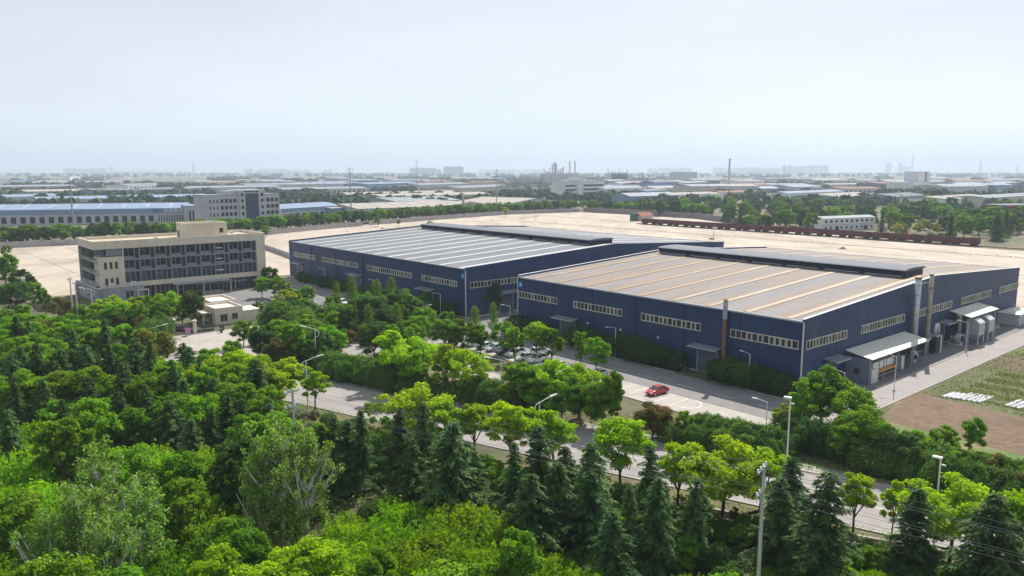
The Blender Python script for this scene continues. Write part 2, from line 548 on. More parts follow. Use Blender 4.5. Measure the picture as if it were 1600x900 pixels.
# the public street and its verges
def st(a, off):                       # point on the street line: far kerb plus an offset towards the camera
    return W(a, -57.4 + 0.32 * (a + 64.2) + off)
street = sheet("street", [st(-330, 0), st(220, 0), st(220, -14), st(-330, -14)], 0.008, m_road)
kerb(street, st(-330, 0.15), st(-124, 0.15)); kerb(street, st(-84, 0.15), st(220, 0.15)); kerb(street, st(-330, -14.15), st(220, -14.15))
walk = sheet("pavement", [st(-84, 3.0), st(220, 3.0), st(220, 0.4), st(-84, 0.4)], 0.010, m_park)
for k in range(40):
    a = -180 + 9 * k
    strip("lane_dash", st(a, -7.0), st(a + 3.4, -7.0), 0.13, 0.012, m_paint, street, h=0.003)

# concrete drainage channel running through the trees on this side of the street
m_chan = mat("channel_concrete", (0.34, 0.29, 0.25), rough=0.9, var=0.25, scale=1.0, col2=(0.2, 0.17, 0.14), mscale=0.5)
chan = empty("drainage_channel", W(-60, -85.2), TH + math.atan(0.45), "pale concrete drainage channel with low walls running between the cedars and the street", "channel")
def chp(x0, x1, y0, y1, z0, z1, nm, m=m_chan):
    MB().box(x0, x1, y0, y1, z0, z1).build(nm, m, chan)
for k in range(30):
    chp(k * 6, k * 6 + 5.9, 0.0, 0.35, 0, 0.55 + 0.03 * (k % 3), "wall_slab")
    chp(k * 6, k * 6 + 5.9, -2.3, -1.95, 0, 0.5 + 0.03 * (k % 2), "wall_slab")
chp(0, 180, -1.95, 0.0, 0.004, 0.03, "channel_bed", m_dark)

# vegetable plots and tilled field on the far right
def furrowed(name, quad, nx, ny, amp, m, label=None, z=0.02):
    A, B, C, D = [Vector((p[0], p[1], 0)) for p in quad]
    vs, fs = [], []
    rr = np.random.default_rng(5)
    for j in range(ny + 1):
        for i in range(nx + 1):
            u, v = i / nx, j / ny
            p = A.lerp(B, u).lerp(D.lerp(C, u), v)
            edge = 0 if i in (0, nx) or j in (0, ny) else 1
            zz = z + edge * amp * (0.5 + 0.5 * math.cos(j * math.pi) + 0.8 * rr.random())
            vs.append((p.x, p.y, zz))
    for j in range(ny):
        for i in range(nx):
            q = j * (nx + 1) + i
            fs.append((q, q + 1, q + nx + 2, q + nx + 1))
    me = bpy.data.meshes.new(name); me.from_pydata(vs, [], fs); me.materials.append(m); me.update()
    o = bpy.data.objects.new(name, me); COL.objects.link(o); o["kind"] = "structure"
    return o
furrowed("tilled_field", [G(1372, 655), G(1640, 722), W(46, 12), G(1428, 613)], 40, 44, 0.07, m_soil)
furrowed("dry_plot", [W(13.5, 47), W(30, 47), W(34, 62), W(13.5, 62)], 20, 24, 0.1, m_soil)
furrowed("stubble_plot", [W(12.8, 17.5), W(16.5, 17.2), W(17, 29), W(12.8, 31)], 16, 26, 0.1, m_ash)
sheet("vegetable_plot", [W(12.6, 17), W(50, 12), W(60, 47), W(12.6, 47)], 0.012, m_ash)
sheet("meadow", [W(12.6, 62), W(80, 62), W(80, 112), W(12.6, 112)], 0.012, m_grass)
sheet("rough_grass", [W(12.6, -22), G(1372, 655), G(1640, 722), W(60, -12), W(40, -24)], 0.006, m_grass)
m_film = mat("plastic_film", (0.55, 0.54, 0.56), rough=0.35, var=0.25, scale=2.5, bump=0.6, bscale=5)
frows = [(1482 + 7.5 * k, 618 + 1.1 * k, 4.2) for k in range(3)] + [(1507 + 8.2 * k, 620 + 1.3 * k, 5.6) for k in range(5)] + [(1583 + 9 * k, 631 + 2 * k, 5.5) for k in range(3)]
for k, (px, py, ln) in enumerate(frows):
    x, y = G(px, py)
    b_ = MB()
    prof = [(0.34 * math.cos(t), 0.3 * math.sin(t) + 0.02) for t in [math.pi * i / 6 for i in range(7)]]
    n0 = 6
    for i in range(n0):
        b_.prism([(u * (1 + 0.08 * RNG.uniform(-1, 1)), z * (1 + 0.15 * RNG.uniform(-1, 1))) for (u, z) in prof], -ln / 2 + ln * i / n0, -ln / 2 + ln * (i + 1) / n0 - 0.02, 'x')
    o = b_.build("mulch_film_row", m_film, loc=(x, y, 0.01), rz=TH + math.pi / 2 - 0.1)
    tag(o, "low white plastic film row in the vegetable plot, %s from the hall side" % ordinal(k + 1), "film row", "plastic film rows in the vegetable plot")

# boundary wall of the yard: panels between posts
m_wall = mat("wall_render", (0.36, 0.34, 0.34), rough=0.9, var=0.2, scale=0.5, col2=(0.27, 0.24, 0.23), mscale=0.3)
m_wall2 = mat("wall_purple_grey", (0.25, 0.21, 0.22), rough=0.9, var=0.2, scale=0.5)
def wall_run(name, label, pts, step, h, m, post=0.6, ph=0.5, thick=0.3):
    r = empty(name, (*pts[0][:2], 0), 0, label, "wall")
    for (p, q) in zip(pts[:-1], pts[1:]):
        d = Vector((q[0] - p[0], q[1] - p[1])); L = d.length; d.normalize()
        n = max(1, round(L / step))
        for k in range(n):
            c = (p[0] + d.x * L * (k + 0.5) / n - pts[0][0], p[1] + d.y * L * (k + 0.5) / n - pts[0][1])
            MB().obox(c, d, (-d.y, d.x), L / n - post, thick, 0, h).build("panel", m, r)
            e = (p[0] + d.x * L * k / n - pts[0][0], p[1] + d.y * L * k / n - pts[0][1])
            MB().obox(e, d, (-d.y, d.x), post - 0.01, thick + 0.25, 0, h + ph).build("post", m_wall, r)
    return r
wall_run("boundary_wall", "grey yard wall with pale posts below the long tree line", [W(-394, -100), W(-385, -33), W(-379, 65), W(-398, 110), W(-412, 151)], 7.5, 3.0, m_wall, 0.8, 1.0)
wall_run("boundary_wall", "plain low concrete wall at the back corner of the yard", [W(-414, 157), W(-436, 240), W(-454, 322), G(905, 331)], 12, 3.2, m_wall, 0.5, 0.05)
wall_run("boundary_wall", "purple-grey wall behind the train and the pale back yard", [G(912, 331), G(1000, 335.5), G(1090, 341.5), G(1145, 349), G(1210, 352)], 14, 4.2, m_wall2, 0.5, 0.05)
wall_run("boundary_wall", "low pale wall beyond the yard left of the blue hall", [W(-330, 38), W(-262, 26), W(-222, 18)], 12, 2.2, m_wall, 0.4, 0.05)
# ------------------------------------------------------------------ the two blue halls
STAIN_PH = 0.0
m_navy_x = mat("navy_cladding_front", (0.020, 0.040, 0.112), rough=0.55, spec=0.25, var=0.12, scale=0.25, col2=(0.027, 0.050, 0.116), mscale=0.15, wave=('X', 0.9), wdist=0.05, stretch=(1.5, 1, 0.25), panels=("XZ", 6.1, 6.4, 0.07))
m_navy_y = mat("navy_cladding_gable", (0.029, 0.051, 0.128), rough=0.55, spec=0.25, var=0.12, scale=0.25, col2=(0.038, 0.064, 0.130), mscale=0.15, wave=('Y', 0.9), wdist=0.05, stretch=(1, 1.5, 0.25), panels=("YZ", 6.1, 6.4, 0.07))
m_navy = mat("navy_plain", (0.02, 0.04, 0.11), rough=0.5, var=0.15)
m_mon = mat("monitor_dark", (0.012, 0.018, 0.045), rough=0.6, var=0.2, wave=('Z', 0.35), wdist=0.05)
m_roof1 = mat("roof_sheet_grey", (0.17, 0.178, 0.205), rough=0.7, spec=0.12, var=0.10, scale=0.4, col2=(0.15, 0.157, 0.185), mscale=0.2, wave=('X', 0.9), wdist=0.06, stretch=(1.0, 0.12, 1), panels=("YX", 13.0, 1.8, 0.05))
m_roof2 = mat("roof_sheet_rusting", (0.20, 0.188, 0.195), rough=0.7, spec=0.12, stain=(73.4 / 9, STAIN_PH, (0.25, 0.175, 0.115), 0.6), var=0.10, scale=0.4, col2=(0.24, 0.19, 0.155), mscale=0.16, mlo=0.46, mhi=0.66, wave=('X', 0.9), wdist=0.06, stretch=(1.0, 0.12, 1), panels=("YX", 13.0, 1.8, 0.06))
m_monroof = mat("monitor_roof", (0.155, 0.165, 0.195), rough=0.7, spec=0.1, var=0.1, wave=('X', 0.6), wdist=0.08)
m_sky1 = mat("skylight_pale", (0.50, 0.50, 0.46), rough=0.45, var=0.12, scale=0.8, col2=(0.38, 0.38, 0.35), mscale=0.4, stretch=(1, 0.2, 1))
m_sky2 = mat("skylight_rusty", (0.235, 0.155, 0.09), rough=0.6, var=0.22, scale=0.6, col2=(0.30, 0.255, 0.21), mscale=0.22, mlo=0.56, mhi=0.66, stretch=(1, 0.16, 1))
m_trim = mat("pale_trim", (0.55, 0.55, 0.57), rough=0.5, var=0.1)
m_greytrim = mat("grey_trim", (0.30, 0.33, 0.38), rough=0.5, var=0.1)
m_frame = mat("cream_frame", (0.58, 0.56, 0.49), rough=0.6, var=0.12)
m_pane = glass_mat("dark_window_glass", (0.035, 0.04, 0.045))
m_door = mat("roller_door", (0.085, 0.105, 0.15), rough=0.5, var=0.1, wave=('Z', 0.3), wdist=0.04)
m_canopy = mat("canopy_sheet", (0.16, 0.18, 0.21), rough=0.5, var=0.15)
m_conc = mat("plain_concrete", (0.42, 0.40, 0.37), rough=0.9, var=0.2, scale=1.0)
m_sign = mat("sign_blue", (0.05, 0.30, 0.75), rough=0.4, var=0.03)
m_white = mat("white_paint", (0.75, 0.76, 0.77), rough=0.5, var=0.06)
m_rust = mat("rusty_steel", (0.20, 0.10, 0.055), rough=0.85, var=0.3, scale=2.5)
m_galv = mat("galvanised_steel", (0.46, 0.49, 0.52), rough=0.38, metal=0.45, var=0.15, scale=2)
m_ochre = mat("ochre_pipe", (0.33, 0.31, 0.23), rough=0.6, var=0.2, scale=1)
m_black = mat("black_rubber", (0.02, 0.02, 0.022), rough=0.7, var=0.2)

def text_obj(name, s, size, m, parent, loc, rot, depth=0.02):
    c = bpy.data.curves.new(name, 'FONT')
    c.body = s; c.size = size; c.extrude = depth; c.align_x = 'CENTER'; c.align_y = 'CENTER'
    c.materials.append(m)
    t = bpy.data.objects.new(name + "_curve", c); COL.objects.link(t)
    bpy.context.view_layer.update()
    me = bpy.data.meshes.new_from_object(t.evaluated_get(bpy.context.evaluated_depsgraph_get()))
    bpy.data.objects.remove(t)
    o = bpy.data.objects.new(name, me); COL.objects.link(o)
    o.location = loc; o.rotation_euler = rot
    if parent: o.parent = parent
    return o

def window_band(root, axis, e0, e1, z0, z1, face, open_seed):
    """ribbon window: cream frame with mullions, glass behind; axis 'x': lies on a wall facing -y, 'y': wall facing +x"""
    n = max(3, round((e1 - e0) / 1.12))
    w = (e1 - e0) / n
    fr, gl = MB(), MB()
    rr = random.Random(open_seed)
    def bx(mb, u0, u1, d0, d1, za, zb):
        if axis == 'x': mb.box(u0, u1, face - d1, face - d0, za, zb)
        else: mb.box(face + d0, face + d1, u0, u1, za, zb)
    bx(gl, e0 + .02, e1 - .02, 0.01, 0.05, z0 + .02, z1 - .02)
    bx(fr, e0 - .08, e1 + .08, 0.004, 0.26, z0 - .1, z0 + .02)
    bx(fr, e0 - .08, e1 + .08, 0.004, 0.24, z1 - .02, z1 + .08)
    for k in range(n + 1):
        u = e0 + k * w
        bx(fr, u - 0.04, u + 0.04, 0.055, 0.22, z0 + .02, z1 - .02)
        if k < n and rr.random() < 0.45:       # a sliding sash
            bx(fr, u + 0.10, u + 0.19, 0.055, 0.15, z0 + .06, z1 - .06)
            bx(fr, u + w - 0.26, u + w - 0.17, 0.055, 0.15, z0 + .06, z1 - .06)
            bx(fr, u + 0.19, u + w - 0.26, 0.055, 0.13, z1 - .14, z1 - .06)
    wd = fr.build("window", m_frame, root)
    gl.build("pane", m_pane, wd)

def roll_door(root, axis, e0, e1, h, face, canopy=True, ch=None, cw=0.9, cd=2.2, cm=None):
    def bx(mb, u0, u1, d0, d1, za, zb, m=0):
        if axis == 'x': mb.box(u0, u1, face - d1, face - d0, za, zb, m)
        else: mb.box(face + d0, face + d1, u0, u1, za, zb, m)
    d = MB(); bx(d, e0, e1, 0.005, 0.06, 0.02, h)
    dr = d.build("door", m_door, root)
    f = MB()
    bx(f, e0 - 0.22, e0 - .01, 0.006, 0.16, 0.02, h + 0.2); bx(f, e1 + .01, e1 + 0.22, 0.006, 0.16, 0.02, h + 0.2); bx(f, e0 - .01, e1 + .01, 0.006, 0.14, h + .01, h + 0.2)
    f.build("door_frame", m_greytrim, dr)
    if canopy:
        c = MB()
        z = ch or h + 0.75
        y0, y1 = (0.03, cd)
        if axis == 'x':
            c.prism([(face - y0, z + .25), (face - y1, z), (face - y1, z - .16), (face - y0, z + .1)], e0 - cw, e1 + cw, 'x')
            for u in (e0 - cw + .1, (e0 + e1) / 2, e1 + cw - .1):
                c.tube([(u, face - .03, z - .8), (u, face - cd * .8, z - .1)], 0.05, 6)
            c.box(e0 - cw - .02, e1 + cw + .02, face - y1 - .05, face - y1 - .004, z - .2, z + .05, 1)
        else:
            c.prism([(face + y0, z + .25), (face + y1, z), (face + y1, z - .16), (face + y0, z + .1)], e0 - cw, e1 + cw, 'y')
            for u in (e0 - cw + .1, (e0 + e1) / 2, e1 + cw - .1):
                c.tube([(face + .03, u, z - .8), (face + cd * .8, u, z - .1)], 0.05, 6)
            c.box(face + y1 + .004, face + y1 + .05, e0 - cw - .02, e1 + cw + .02, z - .2, z + .05, 1)
        c.build("canopy", [cm or m_canopy, m_greytrim], root)

def hall(label, a0, a1, b0, b1, eave, ridge, roofm, skym, sky_n, sky_w, front_bands, gable_bands, mon, capm, number, front_lip):
    root = empty("factory_hall", W(a1, b0), TH, label, "factory hall", "navy blue factory halls")
    L, D = a1 - a0, b1 - b0
    t = 0.25
    zr = lambda y: eave + (ridge - eave) * (1 - abs(y - D / 2) / (D / 2))
    X = lambda a: a - a1
    # walls
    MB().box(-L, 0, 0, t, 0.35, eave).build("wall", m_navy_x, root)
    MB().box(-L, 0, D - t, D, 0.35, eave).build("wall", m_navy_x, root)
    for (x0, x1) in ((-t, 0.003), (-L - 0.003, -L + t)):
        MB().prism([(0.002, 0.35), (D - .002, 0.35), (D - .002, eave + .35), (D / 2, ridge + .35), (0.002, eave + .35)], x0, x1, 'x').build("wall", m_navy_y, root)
    pl = MB()
    pl.box(-L - .06, 0.06, -0.06, t + .05, 0, 0.35); pl.box(-L - .06, .06, D - t, D + .06, 0, 0.35)
    pl.box(-.3, .06, t + .06, D - t - .01, 0, 0.35); pl.box(-L - .06, -L + .3, t + .06, D - t - .01, 0, 0.35)
    pl.build("plinth", m_conc, root)
    # roof slopes with skylight strips
    for s in (0, 1):
        ya, yb = (0.0, D / 2) if s == 0 else (D, D / 2)
        r = MB()
        sg = 1 if s == 0 else -1
        r.prism([(ya + sg * 0.02, eave + .02), (yb, ridge + .02), (yb, ridge - .2), (ya + sg * 0.02, eave - .2)], -L + t + .01, -t - .01, 'x')
        ro = r.build("roof", roofm, root)
        for k in range(sky_n):
            x = -L + L * (k + 0.62) / sky_n
            w = sky_w * (0.9 + 0.25 * random.Random(k * 3 + s + number).random())
            q = MB()
            y0 = ya + sg * 0.6
            y1 = yb - sg * (mon[2] / 2 + 0.25 if mon[0] < x + a1 < mon[1] else 0.15)
            q.prism([(y0, zr(y0) + .03), (y1, zr(y1) + .03), (y1, zr(y1) + .10), (y0, zr(y0) + .10)], x - w / 2, x + w / 2, 'x')
            q.build("skylight", skym, ro)
    # caps, gutter, corner trims
    for x0, x1 in ((-0.36, 0.12), (-L - 0.12, -L + 0.36)):
        c = MB()
        for (ya, yb) in ((0, D / 2), (D, D / 2)):
            c.prism([(ya, eave + .36), (yb, ridge + .36), (yb, ridge + .46), (ya, eave + .46)], x0, x1, 'x')
        c.build("ridge_cap", capm, root)
    MB().box(-L, 0, -0.32, -0.004, eave - .18, eave + .12).build("gutter", front_lip, root)
    MB().box(-L, 0, D + .004, D + .32, eave - .18, eave + .12).build("gutter", front_lip, root)
    MB().box(-0.03, 0.14, -0.14, 0.1, 0.36, eave - .2).build("corner_trim", m_trim, root)
    MB().box(-L - .14, -L + .03, -0.14, 0.1, 0.36, eave - .2).build("corner_trim", m_trim, root)
    for k in range(1, 6):
        x = -L * k / 6
        MB().tube([(x, -0.12, eave - .2), (x, -0.12, 0.3)], 0.09, 6).build("downpipe", m_navy, root)
    for k, (u0, u1) in enumerate(front_bands):
        window_band(root, 'x', X(u0), X(u1), 8.0, 9.35, 0.0, 10 * number + k)
    for k, (v0, v1) in enumerate(gable_bands):
        window_band(root, 'y', v0 - b0, v1 - b0, 7.9, 9.3, 0.003, 20 * number + k)
    # ridge ventilator
    ma, mb_, mw = mon
    x0, x1 = X(ma), X(mb_)
    yc = D / 2
    zb = zr(yc - mw / 2) - 0.1
    zt = ridge + 1.35
    body = MB(); body.box(x0, x1, yc - mw / 2 + .3, yc + mw / 2 - .3, zb, zt)
    mo = body.build("ridge_ventilator", m_mon, root)
    n = 9
    arcp = [(yc - (mw / 2 + .35) * math.cos(math.pi * i / n), zt + 0.04 + 0.42 * math.sin(math.pi * i / n)) for i in range(n + 1)]
    arcp += [(yc + mw / 2 + .1, zt - 0.12), (yc - mw / 2 - .1, zt - 0.12)]
    MB().prism(arcp, x0 - .35, x1 + .35, 'x').build("ventilator_roof", m_monroof, mo)
    ns = max(4, round((x1 - x0) / 9.0))
    for k in range(ns):
        u0 = x0 + (x1 - x0) * k / ns + 0.9; u1 = x0 + (x1 - x0) * (k + 1) / ns - 0.6
        MB().box(u0, u1, yc - mw / 2 + .18, yc - mw / 2 + .296, zb + .28, zb + .5).build("gap_light_strip", m_greytrim, mo)  # pale strips stand in for the light showing through the ventilator gap
    # fins along the ventilator side
    fz = MB()
    for k in range(int((x1 - x0) / 1.5)):
        u = x0 + 1.5 * k
        fz.box(u, u + .12, yc - mw / 2 - .12, yc - mw / 2 + .15, zb + .7, zt - .14)
    fz.build("louvre", m_mon, mo)["kind"] = "stuff"
    # number disc
    ds = MB()
    ds.tube([(X(a1) - 1.0 if number == 1 else -L + 1.0, -0.03, 11.05), (X(a1) - 1.0 if number == 1 else -L + 1.0, -0.12, 11.05)], 0.62, 20)
    dk = ds.build("number_disc", m_sign, root)
    text_obj("numeral", str(number), 1.15, m_white, dk, (X(a1) - 1.0 if number == 1 else -L + 1.0, -0.15, 11.05), (math.pi / 2, 0, 0))
    return root

hall2 = hall("navy blue hall with rust-streaked roof and the number 2 disc", -73.4, 0, 0, 109, 12.8, 15.5, m_roof2, m_sky2, 9, 1.15,
             [(-73.0, -59.8), (-54.4, -40.3), (-35.0, -20.6), (-14.0, -0.7)], [(1.1, 15.4), (21.2, 39.8), (45.4, 64.4), (70.0, 88.8), (94.5, 108.6)], (-70.5, -4.5, 10.0), m_trim, 2, m_greytrim)
hall1 = hall("navy blue hall with pale striped roof and the number 1 disc", -197.4, -92.4, -1.5, 113, 12.8, 15.6, m_roof1, m_sky1, 12, 1.6,
             [(-193.6, -176.9), (-171.8, -147.8), (-142.2, -117.4), (-112.2, -96.0)], [(0.0, 16), (22, 40), (46, 64), (70, 88)], (-190, -98, 10.5), m_navy, 1, m_navy)
roll_door(hall2, 'x', -21.0, -16.7, 4.5, 0.0, cw=1.1)
roll_door(hall2, 'x', -58.5, -54.2, 4.5, 0.0, cw=1.3)
roll_door(hall2, 'y', 8.2, 12.0, 4.0, 0.003, cw=0.8, ch=5.0, cd=2.6)
roll_door(hall2, 'y', 58.0, 61.4, 4.4, 0.003, cw=0.9, ch=5.2, cd=2.4)
X1 = 92.4
roll_door(hall1, 'x', -111.7 + X1, -107.3 + X1, 4.9, 0.0, cw=1.6, ch=5.9)
roll_door(hall1, 'x', -191.5 + X1, -187.3 + X1, 4.9, 0.0, cw=1.6, ch=5.9)
roll_door(hall1, 'x', -150.5 + X1, -146.3 + X1, 4.9, 0.0, cw=1.6, ch=5.9)
roll_door(hall1, 'y', 11.5, 16.0, 5.0, 0.003, cw=0.9, ch=5.9, cd=2.4)
# little wall lamps on hall 2
for a in (-30.6, -40.5, -50):
    MB().box(a - .14, a + .14, -0.34, -0.01, 4.9, 5.25).build("wall_lamp", m_white, hall2)
# block stub walls beside the doors
for a in (-23.6,):
    o = MB().box(-.6, .6, -.25, .25, 0, 1.6).build("door_bollard_wall", m_conc, loc=W(a, -1.2), rz=TH)
    tag(o, "short pale concrete wall stub beside the nearer roller door", "wall stub")
o = MB().box(-.7, .7, -.3, .3, 0, 2.4).build("door_bollard_wall", m_white, loc=W(-184.2, -3.0), rz=TH)
tag(o, "short white wall stub near the far end of the first hall", "wall stub")

# flue on the long front of hall 2
fl = empty("flue_pipe", W(-14.9, -0.75), TH, "rust brown flue pipe with grey top on the hall front", "flue")
MB().tube([(0, 0, 0.0), (0, 0, 11.2)], 0.36, 12).build("lower_pipe", m_rust, fl, smooth=False)
MB().tube([(0, 0, 11.2), (0, 0, 14.6)], 0.42, 12).build("upper_pipe", m_greytrim, fl)
cp = MB(); cp.tube([(0, 0, 14.75), (0, 0, 14.95)], [0.6, 0.12], 12); cp.tube([(0.3, 0, 14.5), (0.3, 0, 14.8)], 0.03, 5); cp.tube([(-0.3, 0, 14.5), (-0.3, 0, 14.8)], 0.03, 5)
cp.build("rain_cap", m_rust, fl)

# ------------------------------------------------------------------ plant along the gable end of hall 2
duct = empty("exhaust_stack", W(1.2, 42.6), TH, "tall silver ribbed exhaust duct rising up the gable wall", "exhaust duct")
MB().tube([(0, 0, 1.4), (0, 0, 16.4)], 0.62, 16).build("pipe", m_galv, duct, smooth=True)
for k in range(7):
    MB().tube([(0, 0, 3 + 2 * k), (0, 0, 3.12 + 2 * k)], 0.67, 16).build("flange", m_greytrim, duct)
MB().tube([(0, 0, 16.4), (0, 0, 16.7)], [0.68, 0.68], 16).build("rim", m_rust, duct)
MB().tube([(0, 0, 1.4), (0.3, -.5, 0.9), (0.9, -1.4, 0.8)], [0.62, 0.6, 0.5], 12).build("elbow", m_galv, duct)
st2 = empty("exhaust_stack", W(2.2, 46.6), TH, "thin ochre grey chimney standing free before the gable", "chimney")
MB().tube([(0, 0, 0), (0, 0, 16.9)], [0.48, 0.42], 14).build("pipe", m_ochre, st2, smooth=True)
for k in range(3):
    MB().tube([(0, 0, 4.2 + 5 * k), (0, 0, 4.34 + 5 * k)], 0.54, 14).build("flange", m_rust, st2)
MB().tube([(0, 0, 16.9), (0, 0, 17.2)], [0.5, 0.5], 14).build("rim", m_ochre, st2)
bp = MB(); bp.tube([(0, 0, 15.4), (-0.2, -2.2, 15.5), (-1.0, -3.6, 15.3)], 0.04, 5); bp.build("stay_wire", m_greytrim, st2)
bc = MB().tube([(0, 0, 0), (0, 0, 8.5)], 0.22, 10).build("brown_pipe", m_rust, loc=W(0.55, 44.6), rz=TH)
tag(bc, "slim brown pipe between the two stacks on the gable", "pipe")

m_awn = mat("awning_sheet", (0.60, 0.60, 0.54), rough=0.5, var=0.1, scale=0.8, wave=('Y', 0.8), wdist=0.04)
m_shed = mat("shed_wall_blue", (0.16, 0.19, 0.26), rough=0.55, var=0.15, wave=('X', 0.6), wdist=0.04)
sh = empty("lean_to_shed", W(0, 15.2), TH, "lean-to shed with pale sloping roof on the gable wall", "shed")
MB().prism([(0.2, 5.7), (5.2, 4.75), (5.2, 4.6), (0.2, 5.55)], 0, 25.0, 'y').build("roof", m_awn, sh)
MB().box(0.3, 4.6, 0.25, 0.4, 0.05, 4.6).build("end_wall", m_shed, sh)
w_ = MB().box(1.9, 2.9, 0.18, 0.246, 1.6, 2.6).build("window", m_pane, sh)
for y in (0.5, 6, 12, 18, 24.5):
    MB().box(4.6, 4.75, y - .07, y + .07, 0, 4.7).build("post", m_greytrim, sh)
MB().box(4.45, 4.59, 0.5, 24.5, 4.35, 4.58).build("beam", m_rust, sh)
m_orange = mat("orange_tray", (0.55, 0.26, 0.05), rough=0.55, var=0.2)
ma_ = empty("coating_machine", W(2.6, 19.2), TH, "white and orange processing machine under the lean-to roof", "machine")
MB().box(-1.2, 1.0, 0, 9, 1.7, 3.1).build("tank", m_white, ma_, bevel=0.08)
MB().box(-1.3, 1.5, -.2, 9.2, 1.1, 1.6).build("tray", m_orange, ma_)
for y in (0.2, 3, 6, 8.8):
    MB().box(0.9, 1.05, y - .08, y + .08, 0, 1.1).build("leg", m_rust, ma_)
    MB().box(1.02, 1.1, y - .5, y - .42, 1.7, 3.1).build("rib", m_greytrim, ma_)
MB().tube([(1.4, 0, .5), (1.4, 9, .5)], 0.06, 6).build("rail", m_galv, ma_)
MB().tube([(1.4, 0, 3.6), (1.4, 9, 3.6)], 0.12, 8).build("pipe", m_rust, ma_)
cb = empty("control_cabinet", W(4.35, 16.8), TH, "white control cabinet at the shed's near corner", "cabinet")
MB().box(-.65, .65, -.8, 1.6, 0.1, 2.5).build("body", m_white, cb, bevel=0.03)
MB().box(.655, .68, -.75, .35, 0.2, 2.4).build("door", m_trim, cb); MB().box(.655, .68, .4, 1.5, 0.2, 2.4).build("door", m_trim, cb)
MB().box(-.5, .5, -.84, -.805, 0.2, 2.4).build("side_panel", m_greytrim, cb)
cb2 = empty("control_cabinet", W(3.6, 30.4), TH, "pale blue cabinet beside the orange machine", "cabinet")
MB().box(-.5, .6, -.5, .9, 0.1, 2.9).build("body", m_galv, cb2, bevel=0.03); MB().box(.605, .63, -.4, .8, .3, 2.7).build("door", m_trim, cb2)
def blower(a, b, s, label, rz=0):
    r = empty("blower_fan", W(a, b), TH + rz, label, "blower")
    m_ = MB()
    n = 18
    prof = []
    for i in range(n):
        t = 2 * math.pi * i / n
        prof.append(((0.8 + 0.22 * i / n) * s * math.cos(t), 1.15 * s + (0.8 + 0.22 * i / n) * s * math.sin(t)))
    m_.prism(prof, -0.38 * s, 0.38 * s, 'x')
    m_.build("casing", m_galv, r)
    MB().tube([(0.385 * s, 0, 1.15 * s), (0.62 * s, 0, 1.15 * s)], [0.5 * s, 0.42 * s], 14).build("inlet", m_black, r)
    MB().tube([(-0.4 * s, 0, 1.15 * s), (-1.3 * s, 0, 1.15 * s)], 0.34 * s, 10).build("motor", m_greytrim, r)
    MB().box(-1.4 * s, .45 * s, -.7 * s, .7 * s, 0.02, 0.34 * s).build("base", m_conc, r)
    MB().tube([(0, .85 * s, 1.4 * s), (0, 1.5 * s, 1.3 * s), (0, 1.9 * s, 0.9 * s)], [.36 * s, .34 * s, .3 * s], 10).build("outlet", m_galv, r)
    return r
blower(2.9, 38.5, 1.05, "grey blower fan at the foot of the silver duct")
blower(3.0, 62.2, 1.35, "round grey blower fan beside the dust collectors")
bt = empty("filter_tank", W(2.2, 50.5), TH, "dark filter tank with a silver bent duct on top", "filter tank")
MB().box(-.9, .9, -1.2, 1.2, 0.5, 3.6).build("body", m_black, bt, bevel=0.05)
MB().box(.6, 1.0, .9, 1.5, 0, 3.9).build("side_column", m_trim, bt)
MB().box(-1.0, 1.0, -1.3, 1.3, 3.62, 3.9).build("top_plate", m_greytrim, bt)
MB().tube([(0, 0, 3.9), (0, 0, 5.2), (0, .4, 5.9), (0, 1.1, 5.9), (0, 1.5, 5.3), (0, 1.5, 4.0)], 0.42, 12).build("bent_duct", m_galv, bt, smooth=True)
for (x, y) in ((-.7, -1), (.7, -1), (-.7, 1), (.7, 1)):
    MB().box(x - .08, x + .08, y - .08, y + .08, 0, .5).build("leg", m_greytrim, bt)
MB().tube([(-0.2, -1.4, 3.3), (-0.2, -3.2, 3.4)], 0.3, 10).build("side_duct", m_galv, bt)
aw2 = empty("open_awning", W(0, 63.5), TH, "open awning with pale roof above the dust collectors", "awning")
MB().prism([(0.2, 7.2), (4.7, 6.3), (4.7, 6.16), (0.2, 7.05)], 0, 17.0, 'y').build("roof", m_awn, aw2)
for y in (0.4, 8.5, 16.5):
    MB().box(4.2, 4.36, y - .08, y + .08, 0, 6.2).build("post", m_greytrim, aw2)
MB().box(0.3, 4.2, 16.0, 16.14, 0.2, 6.2).build("end_panel", m_galv, aw2)
